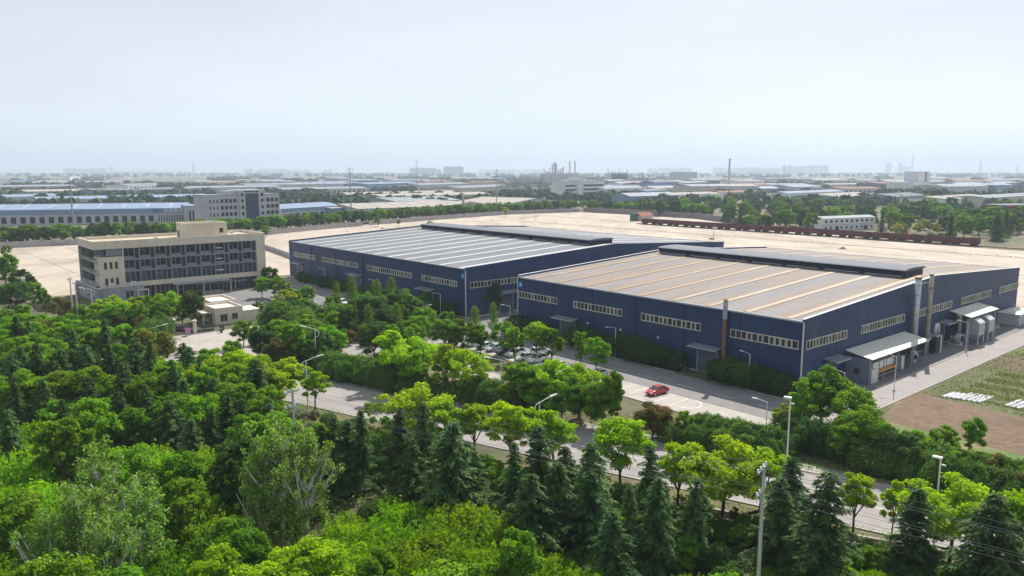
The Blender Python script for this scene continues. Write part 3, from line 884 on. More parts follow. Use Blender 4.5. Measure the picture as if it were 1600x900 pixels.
def collector(b, label):
    r = empty("dust_collector", W(4.6, b), TH, label, "dust collector", "dust collectors under the awning")
    MB().box(-1.5, 1.2, -1.7, 1.7, 2.1, 4.6).build("housing", m_galv, r, bevel=0.04)
    for k in range(4):
        MB().box(1.204, 1.26, -1.65, 1.65, 2.25 + .58 * k, 2.3 + .58 * k).build("seam", m_greytrim, r)
    MB().prism([(1.2, 4.62), (-.2, 5.6), (-1.5, 5.6), (-1.5, 4.62)], -1.7, 1.7, 'y').build("sloped_head", m_galv, r)
    for k in range(4):
        y = -1.35 + .8 * k
        MB().prism([(1.15, 4.75), (0.0, 5.55), (.05, 5.68), (1.25, 4.85)], y, y + .45, 'y').build("cartridge_cover", m_white, r)
    for k in (-.85, .85):
        h_ = MB()
        h_.v += [(-1.3, k - .75, 2.08), (1.1, k - .75, 2.08), (1.1, k + .75, 2.08), (-1.3, k + .75, 2.08), (-.3, k - .2, .9), (.2, k - .2, .9), (.2, k + .2, .9), (-.3, k + .2, .9)]
        h_.f += [(0, 1, 5, 4), (1, 2, 6, 5), (2, 3, 7, 6), (3, 0, 4, 7), (4, 5, 6, 7), (3, 2, 1, 0)]; h_.m += [0] * 6
        h_.build("hopper", m_galv, r)
    for (x, y) in ((-1.4, -1.6), (1.1, -1.6), (-1.4, 1.6), (1.1, 1.6)):
        MB().box(x - .09, x + .09, y - .09, y + .09, 0, 2.1).build("leg", m_trim, r)
    MB().tube([(-1.0, 0, 4.6), (-1.6, 0, 6.0)], 0.3, 10).build("inlet_duct", m_black, r)
    return r
collector(67.0, "grey dust collector on legs nearer the blower fan")
collector(73.0, "grey dust collector on legs at the awning's far half")
yp = MB()
yp.tube([(0, 0, 1.8), (0, 0, 6.0), (0, -.35, 6.6), (-.3, -1.0, 6.7)], 0.36, 12)
tag(yp.build("bent_pipe", m_ochre, loc=W(2.6, 63.0), rz=TH, smooth=True), "pale ochre bent pipe above the round blower", "pipe")
m_hut = mat("hut_panel", (0.40, 0.41, 0.41), rough=0.6, var=0.15, wave=('X', 0.7), wdist=0.04)
hu = empty("plant_hut", W(4.2, 95.6), TH, "small grey hut with pale hipped roof at the hall's far corner", "hut")
MB().box(-4.2, 0.6, 0, 8.5, 0.05, 3.0).build("wall", m_hut, hu)
hp = MB(); hp.v += [(-4.6, -.4, 3.02), (1.0, -.4, 3.02), (1.0, 8.9, 3.02), (-4.6, 8.9, 3.02), (-1.8, 2.2, 4.0), (-1.8, 6.3, 4.0)]
hp.f += [(0, 1, 4), (1, 2, 5, 4), (2, 3, 5), (3, 0, 4, 5), (3, 2, 1, 0)]; hp.m += [0] * 5
hp.build("roof", m_awn, hu)
MB().box(0.605, .66, 2, 3.2, .1, 2.2).build("door", m_greytrim, hu)
for k in range(5):
    o = MB().box(-.35, .35, -.5, .5, 0, .5 + .15 * (k % 3)).build("concrete_block", m_conc, loc=W(1.8, 84.5 + 1.4 * k), rz=TH + .1 * (k % 2))
    tag(o, "rough concrete block at the gable foot, %s from the dust collectors" % ordinal(k + 1), "block", "concrete blocks along the gable foot")
# ------------------------------------------------------------------ office building
m_beige = mat("beige_render", (0.62, 0.55, 0.455), rough=0.85, var=0.10, scale=0.4, col2=(0.55, 0.48, 0.39), mscale=0.25, mlo=0.5, mhi=0.75, stretch=(1, 1, 0.4), bump=0.1)
m_grid = mat("grey_facade_grid", (0.20, 0.215, 0.26), rough=0.7, var=0.1)
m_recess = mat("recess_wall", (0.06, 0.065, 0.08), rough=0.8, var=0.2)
m_bluegl = glass_mat("blue_window_glass", (0.045, 0.06, 0.085))
m_maroon = mat("dark_maroon_panel", (0.035, 0.02, 0.028), rough=0.5, var=0.2)
m_roofconc = mat("flat_roof_screed", (0.44, 0.37, 0.26), rough=0.9, var=0.15, scale=0.3, col2=(0.36, 0.31, 0.24), mscale=0.2)
m_steel = mat("window_steel", (0.35, 0.37, 0.40), rough=0.5, var=0.1)
of = empty("office_building", W(-181.5, -68.4), TH, "four-storey beige office block with a dark window grid", "office building")
def P(nm, x0, x1, y0, y1, z0, z1, m, par=of):
    return MB().box(x0, x1, y0, y1, z0, z1).build(nm, m, par)
OL, OD, ZT = 51.2, 19.6, 17.8
# core volume stands back behind the facade grid
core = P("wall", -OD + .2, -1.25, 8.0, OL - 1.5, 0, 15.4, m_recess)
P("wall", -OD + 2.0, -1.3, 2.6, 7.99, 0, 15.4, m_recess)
P("wall", -OD, 0, OL - 3.0, OL, 0, 15.4, m_beige)
P("wall", -OD, -OD + .19, 0, OL - 3.01, 0, 15.4, m_beige)
# deep beige fascia and parapet, flat roof inside
for (x0, x1, y0, y1) in ((-.35, 0.05, -.05, OL + .05), (-OD - .05, -OD + .35, -.05, OL + .05), (-OD + .351, -.351, -.05, .35), (-OD + .351, -.351, OL - .35, OL + .05)):
    P("fascia", x0, x1, y0, y1, 15.4, ZT, m_beige)
P("roof_slab", -OD + .36, -.36, .36, OL - .36, 16.6, 16.9, m_roofconc)
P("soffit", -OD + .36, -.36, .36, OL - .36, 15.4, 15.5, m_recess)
# facade grid: floor bands and piers, windows set back between them
ZF = [5.2, 8.55, 11.95, 15.4]
P("floor_band", -1.2, 0, 8.0, 48.2, 3.75, 5.2, m_beige)
for z in ZF[1:3]:
    P("floor_band", -1.2, -.06, 8.0, 48.2, z - .28, z + .28, m_grid)
nb = 9
bw = 40.2 / nb
P("pier", -1.2, .0, 7.7, 8.0, 0, 15.4, m_beige)
for i in range(nb):
    y = 8.0 + bw * i
    for f in range(3):
        z0, z1 = ZF[f] + (0.28 if f else 0.0), ZF[f + 1] - (0.28 if f < 2 else 0.0)
        if i: P("pier", -1.2, -.05, y - .11, y + .11, z0, z1, m_grid)
        P("pier", -1.2, -.05, y + 2.85, y + 3.05, z0, z1, m_grid)
        P("pier", -1.2, -.05, y + 4.1, y + 4.28, z0, z1, m_grid)
        # balcony window
        dp = -0.95 if f else -0.35
        w = P("window", dp - .08, dp, y + .12, y + 2.84, z0, z1, m_bluegl if f == 0 else m_pane)
        P("mullion", dp + .002, dp + .06, y + 1.42, y + 1.50, z0, z1, m_steel, w)
        P("transom", dp + .002, dp + .05, y + .12, y + 1.41, z1 - .85, z1 - .78, m_steel, w)
        if f:
            P("balcony_wall", -.42, -.2, y + .12, y + 2.84, z0, z0 + (.78 if i % 3 else .7), m_grid)
        if i == 6:
            P("shutter", dp + .07, dp + .1, y + .3, y + 2.5, z0 + 1.3, z0 + 1.62, m_white, w)
        P("louvre_panel", -.5, -.4, y + 3.06, y + 4.09, z0, z1, m_maroon)
P("wall", -1.2, 0, 48.2, OL - 3.0, 3.75, 15.4, m_beige)
# stair tower panel with six slit windows at the near end
P("stair_wall", -1.3, .02, 1.3, 7.69, 3.2, 13.1, m_beige)
P("stair_wall", -6.5, -1.31, 1.3, 2.5, 3.2, 13.1, m_beige)
for r_, z0 in enumerate((9.6, 4.9)):
    for k in range(3):
        y = 2.55 + 1.45 * k
        w = P("window", .022, .06, y, y + .72, z0, z0 + 2.0, m_maroon)
        P("sill", .061, .16, y - .06, y + .78, z0 - .1, z0 + .0, m_steel, w)
P("loggia_panel", -.35, -.15, 3.3, 7.6, 13.35, 15.2, m_grid)
for k in range(6):
    P("loggia_bar", -1.0, -.9, .6 + .42 * k, .68 + .42 * k, 13.1, 15.4, m_steel)
P("column", -OD, -OD + 1.2, -.02, .9, 0, 15.4, m_greytrim)
for z in (4.6, 8.2, 11.7):
    sl = P("gallery", -OD + 1.21, -1.4, .15, 2.5, z, z + .22, m_trim)
    P("gallery_rail", -OD + 2.2, -2.2, .18, .24, z + .95, z + 1.02, m_steel, sl)
    P("gallery_glass", -OD + 2.2, -2.2, .19, .22, z + .23, z + .94, m_bluegl, sl)
# ground floor
for i in range(10):
    y = 8.3 + 4.1 * i
    if y > 45: break
    ent = 5 <= i <= 8
    w = P("shopfront", -1.1, -.95, y, y + 3.9, .2, 3.6, m_bluegl if ent else m_pane)
    P("post", -.94, -.7, y - .2, y, 0, 3.74, m_beige if i % 2 == 0 else m_steel)
    for q in (1.3, 2.6):
        P("mullion", -.94, -.88, y + q, y + q + .08, .2, 3.6, m_steel, w)
    if ent: P("transom", -.94, -.86, y, y + 3.9, 2.5, 2.6, m_white, w)
P("canopy", -.1, 3.6, 21.0, 38.5, 3.55, 3.72, m_greytrim)
for y in (21.6, 29.5, 38.0):
    P("canopy_post", 3.1, 3.35, y - .12, y + .12, 0, 3.55, m_beige)
for k in range(3):
    P("step", -.9, 3.0 - .35 * k, 27, 36, .02 + .15 * k, .15 + .15 * k, m_conc)
# rooftop stair house
P("penthouse_wall", -13.5, -3.6, 27.6, 40.3, 16.9, 21.0, m_beige)
for (x0, x1, y0, y1) in ((-3.9, -3.55, 27.5, 40.4), (-13.6, -13.25, 27.5, 40.4), (-13.249, -3.901, 27.5, 27.85), (-13.249, -3.901, 40.05, 40.4)):
    P("penthouse_parapet", x0, x1, y0, y1, 21.0, 21.6, m_beige)
P("penthouse_window", -3.59, -3.54, 37.8, 39.0, 18.3, 19.8, m_maroon)
P("penthouse_door", -12.2, -11.2, 27.44, 27.59, 16.9, 19.0, m_maroon)
for (x, y) in ((-15, 46), (-6, 45), (-10, 20)):
    P("roof_vent", x - .5, x + .5, y - .5, y + .5, 16.9, 17.5, m_trim)
# low annex at the near end
an = empty("annex_building", W(-181.0, -68.6), TH, "low grey flat-roofed annex at the near end of the office", "annex")
m_annex = mat("annex_render", (0.27, 0.29, 0.33), rough=0.85, var=0.12, scale=0.6)
for (x0, x1, y0, y1) in ((2.0, 2.3, 1.0, 12.5), (-21.5, -21.2, -1.0, 9.0), (-21.19, 1.99, -0.4, -.1), (-1.0, 1.99, 12.2, 12.5)):
    P("wall", x0, x1, y0, y1, 0, 4.4, m_annex, an)
P("wall", -21.1, 1.99, -.09, 12.19, 0, 3.9, m_annex, an)
P("roof", -21.1, 1.98, -.08, 12.18, 3.91, 4.0, m_conc, an)
P("coping", -21.6, 2.4, -.5, 0.0, 4.41, 4.55, m_trim, an); P("coping", 1.9, 2.4, 0.01, 12.6, 4.41, 4.55, m_trim, an)
w = P("window", 2.31, 2.36, 7.4, 9.4, .9, 3.0, m_pane, an); P("frame", 2.361, 2.4, 8.36, 8.44, .9, 3.0, m_white, w)
for k in range(3):
    P("window", -19 + 5 * k, -17.2 + 5 * k, -.46, -.41, 1.2, 3.0, m_pane, an)
P("door_porch", 2.31, 3.6, 10.2, 13.6, 3.0, 3.2, m_trim, an); P("porch_post", 3.3, 3.5, 13.2, 13.4, 0, 3.0, m_white, an); P("porch_post", 3.3, 3.5, 10.4, 10.6, 0, 3.0, m_white, an)
def ac_unit(a, b, z, label):
    r = empty("air_conditioner", W(a, b, z), TH, label, "air conditioner")
    MB().box(-.45, .45, -.6, .6, .15, 1.5).build("casing", m_white, r, bevel=.03)
    for q in (.45, 1.1):
        MB().tube([(.455, 0, q + .05), (.48, 0, q + .05)], .3, 14).build("fan_grille", m_greytrim, r)
    MB().box(-.4, .4, -.55, -.45, 0, .15).build("foot", m_greytrim, r); MB().box(-.4, .4, .45, .55, 0, .15).build("foot", m_greytrim, r)
ac_unit(-180.4, -64.6, 4.0, "white air conditioner on the annex roof beside the stair wall")
ac_unit(-180.6, -58.6, 4.0, "white air conditioner on the annex roof by the parapet corner")

# ------------------------------------------------------------------ gatehouse and gate
m_gate = mat("gatehouse_render", (0.62, 0.555, 0.475), rough=0.85, var=0.1, scale=0.6, bump=.1)
gh = empty("gatehouse", W(-125.4, -54.3), TH, "small beige gatehouse with parapet roof behind the gate", "gatehouse")
def box_room(x0, x1, y0, y1, h, par, lip=.5, t=.25):
    P("wall", x0, x1, y0, y1, 0, h - lip, m_gate, par)
    for (p, q, r_, s_) in ((x1 - t, x1 + .02, y0 - .02, y1 + .02), (x0 - .02, x0 + t, y0 - .02, y1 + .02), (x0 + t + .001, x1 - t - .001, y0 - .02, y0 + t), (x0 + t + .001, x1 - t - .001, y1 - t, y1 + .02)):
        P("parapet", p, q, r_, s_, h - lip + .001, h, m_gate, par)
box_room(-9, 0, 0, 7.0, 4.3, gh)
box_room(-19, -9.1, 2.2, 9.0, 4.6, gh)
P("wall", -6.5, 0, 7.03, 11.5, 0, 3.0, m_gate, gh)
for (y0, y1, z0, z1) in ((1.3, 3.0, .9, 2.6), (4.2, 5.6, 1.2, 2.6)):
    w = P("window", .025, .07, y0, y1, z0, z1, m_pane, gh); P("mullion", .071, .1, (y0 + y1) / 2 - .03, (y0 + y1) / 2 + .03, z0, z1, m_steel, w)
P("door", -3.5, -2.4, -.08, -.025, 0, 2.2, m_maroon, gh); P("window", -6.6, -5.0, -.08, -.025, 1, 2.3, m_pane, gh)
for x in (-8.8, -6.0, -3.0):
    P("porch_column", x, x + .35, -2.2, -1.85, 0, 2.9, m_gate, gh)
P("porch_roof", -9, -2, -2.4, -.03, 2.9, 3.1, m_gate, gh)
m_iron = mat("gate_iron", (0.06, 0.065, 0.10), rough=0.5, var=0.15)
def gate_post(p, label):
    r = empty("gate_post", (*p, 0), TH, label, "gate post", "gate posts")
    MB().box(-.35, .35, -.35, .35, 0, 3.0).build("shaft", m_gate, r); MB().box(-.5, .5, -.5, .5, 3.0, 3.25).build("cap", m_gate, r)
    MB().tube([(0, 0, 3.25), (0, 0, 3.5), (0, 0, 3.6)], [.12, .2, .05], 8).build("finial", m_gate, r)
gp = [G(272, 520), G(305, 521.5)]
gate_post(gp[0], "beige gate post by the banner, farther from the gatehouse")
gate_post(gp[1], "beige gate post close to the gatehouse")
def iron_fence(p, q, h, label, cat="fence", nm="iron_fence"):
    d = Vector((q[0] - p[0], q[1] - p[1])); L = d.length
    r = empty(nm, (*p, 0), math.atan2(d.y, d.x), label, cat)
    MB().box(.3, L - .3, -.04, .04, .15, .9 * h / 2.2).build("lower_panel", m_iron, r)
    MB().box(.3, L - .3, -.05, .05, h - .2, h - .1).build("rail", m_iron, r)
    n = int(L / .25)
    for k in range(n):
        x = .35 + (L - .7) * k / max(1, n - 1)
        MB().box(x - .025, x + .025, -.025, .025, .9 * h / 2.2 + .001, h).build("bar", m_iron, r)
iron_fence(gp[0], gp[1], 2.2, "dark iron gate leaf between the two beige posts", "gate", "iron_gate")
iron_fence(gp[1], G(337, 517.5), 2.0, "dark iron sliding gate running to the gatehouse", "gate", "iron_gate")
iron_fence(G(222, 510), gp[0], 2.0, "dark iron fence half hidden under the trees by the gate")
m_pink = mat("banner_pink", (0.65, 0.25, 0.50), rough=0.6, var=0.3, scale=2)
bn = MB(); bn.box(-.7, .7, -.03, .03, .0, 1.2)
c0 = G(294, 518, 1.0)
tag(bn.build("banner", m_pink, loc=(c0[0], c0[1] - .25, .7), rz=math.atan2(gp[1][1] - gp[0][1], gp[1][0] - gp[0][0])), "small pink banner hanging on the iron gate", "banner")
gb = MB().box(-.4, .4, -.4, .4, 0, 1.5).build("gate_motor", m_iron, loc=(*G(347, 516), 0), rz=TH)
tag(gb, "dark gate motor box beside the gatehouse", "gate motor")
gb = MB().box(-.25, .25, -.25, .25, 0, 1.1).build("barrier_box", m_rust, loc=(*G(346, 520), 0), rz=TH)
tag(gb, "small brown barrier box at the forecourt edge", "barrier")

# ------------------------------------------------------------------ cars
m_tyre = mat("tyre_rubber", (0.018, 0.018, 0.02), rough=0.8, var=0.1)
m_rim = mat("wheel_rim", (0.45, 0.46, 0.48), rough=0.35, metal=0.7, var=0.05)
m_cglass = mat("car_glass", (0.03, 0.04, 0.05), rough=0.08, var=0.05, spec=0.7)
m_lamp = mat("car_lamp", (0.7, 0.72, 0.72), rough=0.15, var=0.05)
m_tail = mat("car_tail_lamp", (0.4, 0.02, 0.02), rough=0.2, var=0.05)
def paint(name, c):
    m = mat(name, c, rough=0.28, var=0.03, spec=0.6)
    m.node_tree.nodes["Principled BSDF"].inputs["Coat Weight"].default_value = 0.5
    return m
PAINTS = {"red": paint("paint_red", (0.42, 0.012, 0.022)), "white": paint("paint_white", (0.72, 0.73, 0.74)), "silver": paint("paint_silver", (0.42, 0.44, 0.47)), "black": paint("paint_black", (0.02, 0.022, 0.028)), "blue": paint("paint_bluewhite", (0.55, 0.62, 0.72))}
CARM = {}
def car_mesh(kind):
    if kind in CARM: return CARM[kind]
    if kind == 'sedan':
        L, w, sh = 4.6, .88, [(-2.3, .55, .45), (-2.2, .30, .62), (-1.7, .22, .98), (-1.2, .20, 1.0), (-.2, .18, .95), (.9, .18, .93), (1.2, .2, .9), (1.9, .24, .76), (2.2, .3, .62), (2.3, .45, .52)]
        cab = [(-1.85, .98), (-1.0, 1.40), (-.3, 1.47), (.25, 1.42), (1.15, .93)]
    else:
        L, w, sh = 4.6, .92, [(-2.3, .6, .6), (-2.25, .32, 1.0), (-1.8, .25, 1.05), (-1.2, .22, 1.05), (-.2, .2, 1.03), (.9, .2, 1.0), (1.2, .22, .98), (1.95, .28, .9), (2.22, .34, .75), (2.3, .5, .6)]
        cab = [(-2.2, 1.04), (-1.95, 1.58), (-.6, 1.70), (.2, 1.62), (1.1, 1.0)]
    b = MB()
    rings = []
    for (x, z0, z1) in sh:
        e = 1.0 - 0.10 * max(0, (abs(x) - 1.6) / .7) ** 1.5
        ww = w * e
        zm = z0 + (z1 - z0) * .55
        rings.append([(x, -ww * .86, z0), (x, -ww, z0 + (z1 - z0) * .25), (x, -ww, zm), (x, -ww * .93, z1 - .03), (x, -ww * .6, z1 + .02), (x, ww * .6, z1 + .02), (x, ww * .93, z1 - .03), (x, ww, zm), (x, ww, z0 + (z1 - z0) * .25), (x, ww * .86, z0)])
    n = 10
    for r in rings: b.v += r
    for j in range(len(rings) - 1):
        for a in range(n):
            c = (a + 1) % n
            b.f.append((j * n + a, (j + 1) * n + a, (j + 1) * n + c, j * n + c)); b.m.append(0)
    b.f.append(tuple(range(n))); b.m.append(0)
    k0 = (len(rings) - 1) * n
    b.f.append(tuple(range(k0 + n - 1, k0 - 1, -1))); b.m.append(0)
    body = b.mesh("body", [PAINTS["white"]], smooth=True)
    g = MB()
    gl, rf = MB(), MB()
    (xr, zr_), (x1, z1), (x2, z2), (x3, z3), (xf, zf) = cab
    wb, wt = w * .90, w * .68
    lo = [(xr, zr_ - .02), (x1 + .05, zr_ - .02), (x2, .93 if kind == 'sedan' else 1.0), (x3, .92 if kind == 'sedan' else .99), (xf, zf)]
    up = [(xr + .05, zr_ + .01), (x1, z1), (x2, z2), (x3, z3), (xf - .05, zf + .01)]
    V = []
    for (q, ww) in ((lo, wb), (up, wt)):
        for (x, z) in q:
            for s in (-1, 1):
                V.append((x, s * ww, z))
    gl.v = V
    U = 10
    for i in range(4):
        for s in (0, 1):
            a, c = 2 * i + s, 2 * (i + 1) + s
            f = (a, c, U + c, U + a)
            gl.f.append(f if s == 0 else f[::-1]); gl.m.append(0)
    gl.f += [(U + 0, U + 2, U + 3, U + 1), (U + 6, U + 8, U + 9, U + 7), (0, U + 0, U + 1, 1), (8, 9, U + 9, U + 8)]; gl.m += [0] * 4
    glass = gl.mesh("cabin_glass", [m_cglass])
    rf.v = [(x, s * (wt + .015), z + .012) for (x, z) in up[1:4] for s in (-1, 1)] + [(x, s * (wt + .015), z - .06) for (x, z) in up[1:4] for s in (-1, 1)]
    rf.f = [(0, 2, 3, 1), (2, 4, 5, 3), (0, 6, 8, 2), (2, 8, 10, 4), (1, 3, 9, 7), (3, 5, 11, 9)]; rf.m = [0] * 6
    for i in (0, 1, 2, 3):       # pillars
        (xa, za), (xb, zb) = lo[i], up[i] if i else up[0]
        for s in (-1, 1):
            if i in (1, 2, 3):
                rf.tube([(lo[i][0], s * (wb + .01), lo[i][1]), (up[i][0], s * (wt + .012), up[i][1])], .045, 5)
    for s in (-1, 1):
        rf.tube([(up[3][0], s * wt, up[3][1]), (xf, s * wb, zf)], .05, 5)
        rf.tube([(up[1][0], s * wt, up[1][1]), (xr, s * wb, zr_)], .05, 5)
    roof = rf.mesh("roof", [PAINTS["white"]])
    ty = MB().tube([(0, -.11, 0), (0, .11, 0)], .33, 18).mesh("tyre", [m_tyre])
    ri = MB().tube([(0, -.12, 0), (0, .12, 0)], .21, 12).mesh("rim", [m_rim])
    hl = MB().box(-.08, .08, -.2, .2, -.08, .08).mesh("headlight", [m_lamp])
    tl = MB().box(-.06, .06, -.2, .2, -.08, .1).mesh("tail_light", [m_tail])
    mi = MB().box(-.08, .08, -.1, .1, -.06, .08).mesh("mirror", [PAINTS["white"]])
    CARM[kind] = (body, glass, roof, ty, ri, hl, tl, mi, sh, w, lo)
    return CARM[kind]
def car(px, py, heading, color, label, kind='sedan', group="cars parked in the works", site=None):
    x, y = G(px, py) if site is None else W(*site)[:2]
    body, glass, roof, ty, ri, hl, tl, mi, sh, w, lo = car_mesh(kind)
    r = empty("car", (x, y, 0.02), heading, label, "car", group)
    def add(nm, me, loc=(0, 0, 0), par=None, c=None):
        o = bpy.data.objects.new(nm, me); COL.objects.link(o); o.location = loc; o.parent = par or r
        if c:
            o.material_slots[0].link = 'OBJECT'; o.material_slots[0].material = c
        return o
    add("body", body, c=PAINTS[color]); add("cabin_glass", glass); add("roof", roof, c=PAINTS[color])
    for (ax, sy) in ((-1.38, -1), (-1.38, 1), (1.42, -1), (1.42, 1)):
        t_ = add("wheel", ty, (ax, sy * (w - .1), .33)); add("rim", ri, (0, 0, 0), t_)
    for s in (-1, 1):
        add("headlight", hl, (2.2, s * .6, .64)); add("tail_light", tl, (-2.24, s * .62, .78 if kind == 'sedan' else .95)); add("mirror", mi, (.75, s * (w + .08), 1.0), c=PAINTS[color])
    return r
HB = TH + math.pi / 2            # heading along +b
car(0, 0, HB + math.pi - .05, "red", "bright red saloon car parked alone in the bay before the hall", site=(-16.4, -17.9))
car(0, 0, HB + math.pi + .1, "blue", "pale bluish saloon on the lawn edge under the trees", site=(-48.6, -31.8))
wh = [(-66.0, 'white', 'suv'), (-62.4, 'white', 'sedan'), (-59.6, 'silver', 'sedan'), (-55.8, 'black', 'suv'), (-53.0, 'white', 'suv'), (-49.2, 'white', 'sedan'), (-46.4, 'white', 'suv'), (-42.6, 'silver', 'sedan'), (-39.8, 'white', 'sedan'), (-35.6, 'white', 'suv')]
for k, (a, c, kd) in enumerate(wh):
    car(0, 0, HB + math.pi + RNG.uniform(-.05, .05), c, "%s %s under the car park trees, %s from the hall lane" % (c, "saloon" if kd == 'sedan' else "off-roader", ordinal(k + 1)), kd, site=(a, -18.9 + RNG.uniform(-.3, .3)))
for k, (px, py, c, kd) in enumerate([(428, 470, 'white', 'sedan'), (444, 476, 'white', 'suv'), (470, 468, 'silver', 'sedan'), (486, 476, 'white', 'sedan'), (467, 482, 'white', 'suv'), (482, 488, 'black', 'sedan'), (455, 462, 'white', 'sedan'), (536, 476, 'white', 'suv')]):
    car(px, py, TH + RNG.uniform(-.1, .1) + (0 if k % 2 else math.pi), c, "%s %s in the office lot behind trees, %s from the gatehouse" % (c, "saloon" if kd == 'sedan' else "off-roader", ordinal(k + 1)), kd, group="cars in the office lot")
SA = TH + math.atan(0.32)
car(1137, 726, SA + math.pi, "white", "white saloon on the street half hidden by a bright street tree", group="cars on the street")
car(0, 0, HB + math.pi, "silver", "silver car half hidden behind the tree next to the red car", site=(-30.6, -17.4))
car(845, 553, HB, "white", "white off-roader parked close to the front road under trees", 'suv')

# ------------------------------------------------------------------ lamps and poles
m_pole = mat("lamp_pole_white", (0.66, 0.68, 0.70), rough=0.4, var=0.06)
m_polec = mat("concrete_pole", (0.42, 0.41, 0.39), rough=0.85, var=0.12, scale=3)
m_porc = mat("porcelain", (0.7, 0.7, 0.68), rough=0.3, var=0.1)
def curl_lamp(x, y, h, rz, label, tall=True):
    r = empty("street_lamp", (x, y, 0), rz, label, "street lamp", "white street lamps along the street")
    MB().tube([(0, 0, 0), (0, 0, .5), (0, 0, h)], [.16, .10, .07], 8).build("pole", m_pole, r)
    pts = [(0, 0, h - 1.6)] + [(-.75 * math.sin(t), 0, h - .85 - .75 * math.cos(t)) for t in [math.pi * k / 8 for k in range(1, 8)]] + [(.2, 0, h - .05), (1.0, 0, h + .22), (2.0, 0, h + .42)]
    MB().tube(pts, .06, 6).build("curved_arm", m_pole, r)
    hd = MB()
    hd.v += [(1.7, -.17, h + .36), (2.9, -.13, h + .58), (2.9, .13, h + .58), (1.7, .17, h + .36), (1.75, -.13, h + .52), (2.8, -.09, h + .68), (2.8, .09, h + .68), (1.75, .13, h + .52)]
    hd.f += [(0, 3, 2, 1), (4, 5, 6, 7), (0, 1, 5, 4), (1, 2, 6, 5), (2, 3, 7, 6), (3, 0, 4, 7)]; hd.m += [0] * 6
    hd.build("lamp_head", m_pole, r)
    MB().box(-.22, .22, -.22, .22, 0, .1).build("base_plate", m_conc, r)
    return r
def flood_lamp(x, y, h, rz, label):
    r = empty("street_lamp", (x, y, 0), rz, label, "street lamp", "straight white street lamps")
    MB().tube([(0, 0, 0), (0, 0, .6), (0, 0, h)], [.15, .11, .09], 8).build("pole", m_pole, r)
    MB().box(-.15, .75, -.22, .22, h - .06, h + .12).build("lamp_head", m_pole, r)
    MB().box(-.5, -.1, -.06, .06, h - .75, h - .6).build("camera_arm", m_pole, r)
    MB().box(-.22, .22, -.22, .22, 0, .1).build("base_plate", m_conc, r)
    return r
def arm_lamp(x, y, h, rz, label, arm=1.6):
    r = empty("yard_lamp", (x, y, 0), rz, label, "lamp post", "slim lamp posts inside the works")
    MB().tube([(0, 0, 0), (0, 0, h)], [.09, .06], 8).build("pole", m_pole, r)
    MB().tube([(0, 0, h - .1), (arm * .5, 0, h + .1), (arm, 0, h + .22)], .04, 6).build("arm", m_pole, r)
    MB().box(arm - .1, arm + .6, -.12, .12, h + .16, h + .28).build("lamp_head", m_pole, r)
    MB().box(-.2, .2, -.2, .2, 0, .25).build("base", m_conc, r)
    return r
def at_top(px, py, h):
    return G(px, py, h)
for (px, py, h, rz, lab) in [(492, 514, 8.4, math.pi, "white curled street lamp by the hedge near the drive"),
                             (478, 563, 8.4, 0.5, "white curled street lamp in front of the left street trees"),
                             (783, 562, 8.4, math.pi + .3, "white curled street lamp before the white parked car"),
                             (843, 628, 8.4, 0.6, "white curled street lamp leaning over the middle of the street"),
                             (238, 512, 8.0, 0.3, "white curled street lamp near the iron fence"),
                             (142, 452, 8.0, math.pi + .4, "white curled street lamp in front of the annex"),
                             (1470, 716, 9.0, 2.4, "white street lamp before the tilled field hedge"),
                             (1235, 622, 10.5, 2.6, "tallest white street lamp beside the big tree at the hall corner"),
                             (38, 430, 8.0, 0.4, "white street lamp among the trees at the far left edge")]:
    (flood_lamp if px > 1200 else curl_lamp)(*at_top(px, py, h), h, rz, lab)
for (px, py, h, rz, lab) in [(1172, 553, 6.2, 2.2, "slim lamp post before the dark shrubs near the hall corner"),
                             (962, 512, 6.2, math.pi + .2, "slim lamp post beside the dark shrubs at mid hall front"),
                             (507, 420, 6.2, 2.8, "slim lamp post at the far end of the first hall"),
                             (586, 438, 6.2, 2.8, "slim lamp post before the middle of the first hall"),
                             (688, 459, 6.2, 2.9, "slim lamp post beside the first hall's roller door"),
                             (660, 478, 6.2, 0.2, "short lamp post with twin head above the car park trees"),
                             (797, 478, 6.2, 2.9, "slim lamp post in the lane between the halls"),
                             (1199, 628, 5.5, 2.5, "lamp post with curved arm at the end of the front road"),
                             (1401, 557, 6.2, 2.4, "lamp post on the side road before the lean-to shed"),
                             (1513, 504, 6.2, 2.4, "lamp post on the side road before the dust collectors"),
                             (1320, 582, 5.5, 2.3, "curved lamp arm behind the big corner tree")]:
    arm_lamp(*at_top(px, py, h), h, rz, lab)

def utility_pole(x, y, h, rz, label, arms=((0, 2.4), (1.9, 2.4))):
    r = empty("utility_pole", (x, y, 0), rz, label, "utility pole", "concrete power line poles")
    MB().tube([(0, 0, 0), (0, 0, h)], [.19, .13], 10).build("shaft", m_polec, r)
    for (dz, w) in arms:
        z = h - .35 - dz
        a = MB().box(-w / 2, w / 2, .1, .2, z - .06, z + .06).build("crossarm", m_galv, r)
        MB().tube([(-w * .35, .15, z - .05), (0, .12, z - .7), (w * .35, .15, z - .05)], .03, 5).build("brace", m_galv, a)
        for k in range(4):
            u = -w / 2 + .15 + (w - .3) * k / 3
            MB().tube([(u, .15, z + .06), (u, .15, z + .18), (u, .15, z + .26), (u, .15, z + .36)], [.05, .1, .06, .08], 8).build("insulator", m_porc, a)
    return r
PA = Vector((*G(1194, 728, 15), 0)); PB = Vector((*G(457, 608, 12), 0)); PC = PA + (PA - PB); PD = Vector((*G(109, 434, 12), 0)); PD2 = Vector((*G(117, 438, 12), 0))
rz_line = math.atan2((PA - PB).y, (PA - PB).x) + math.pi / 2
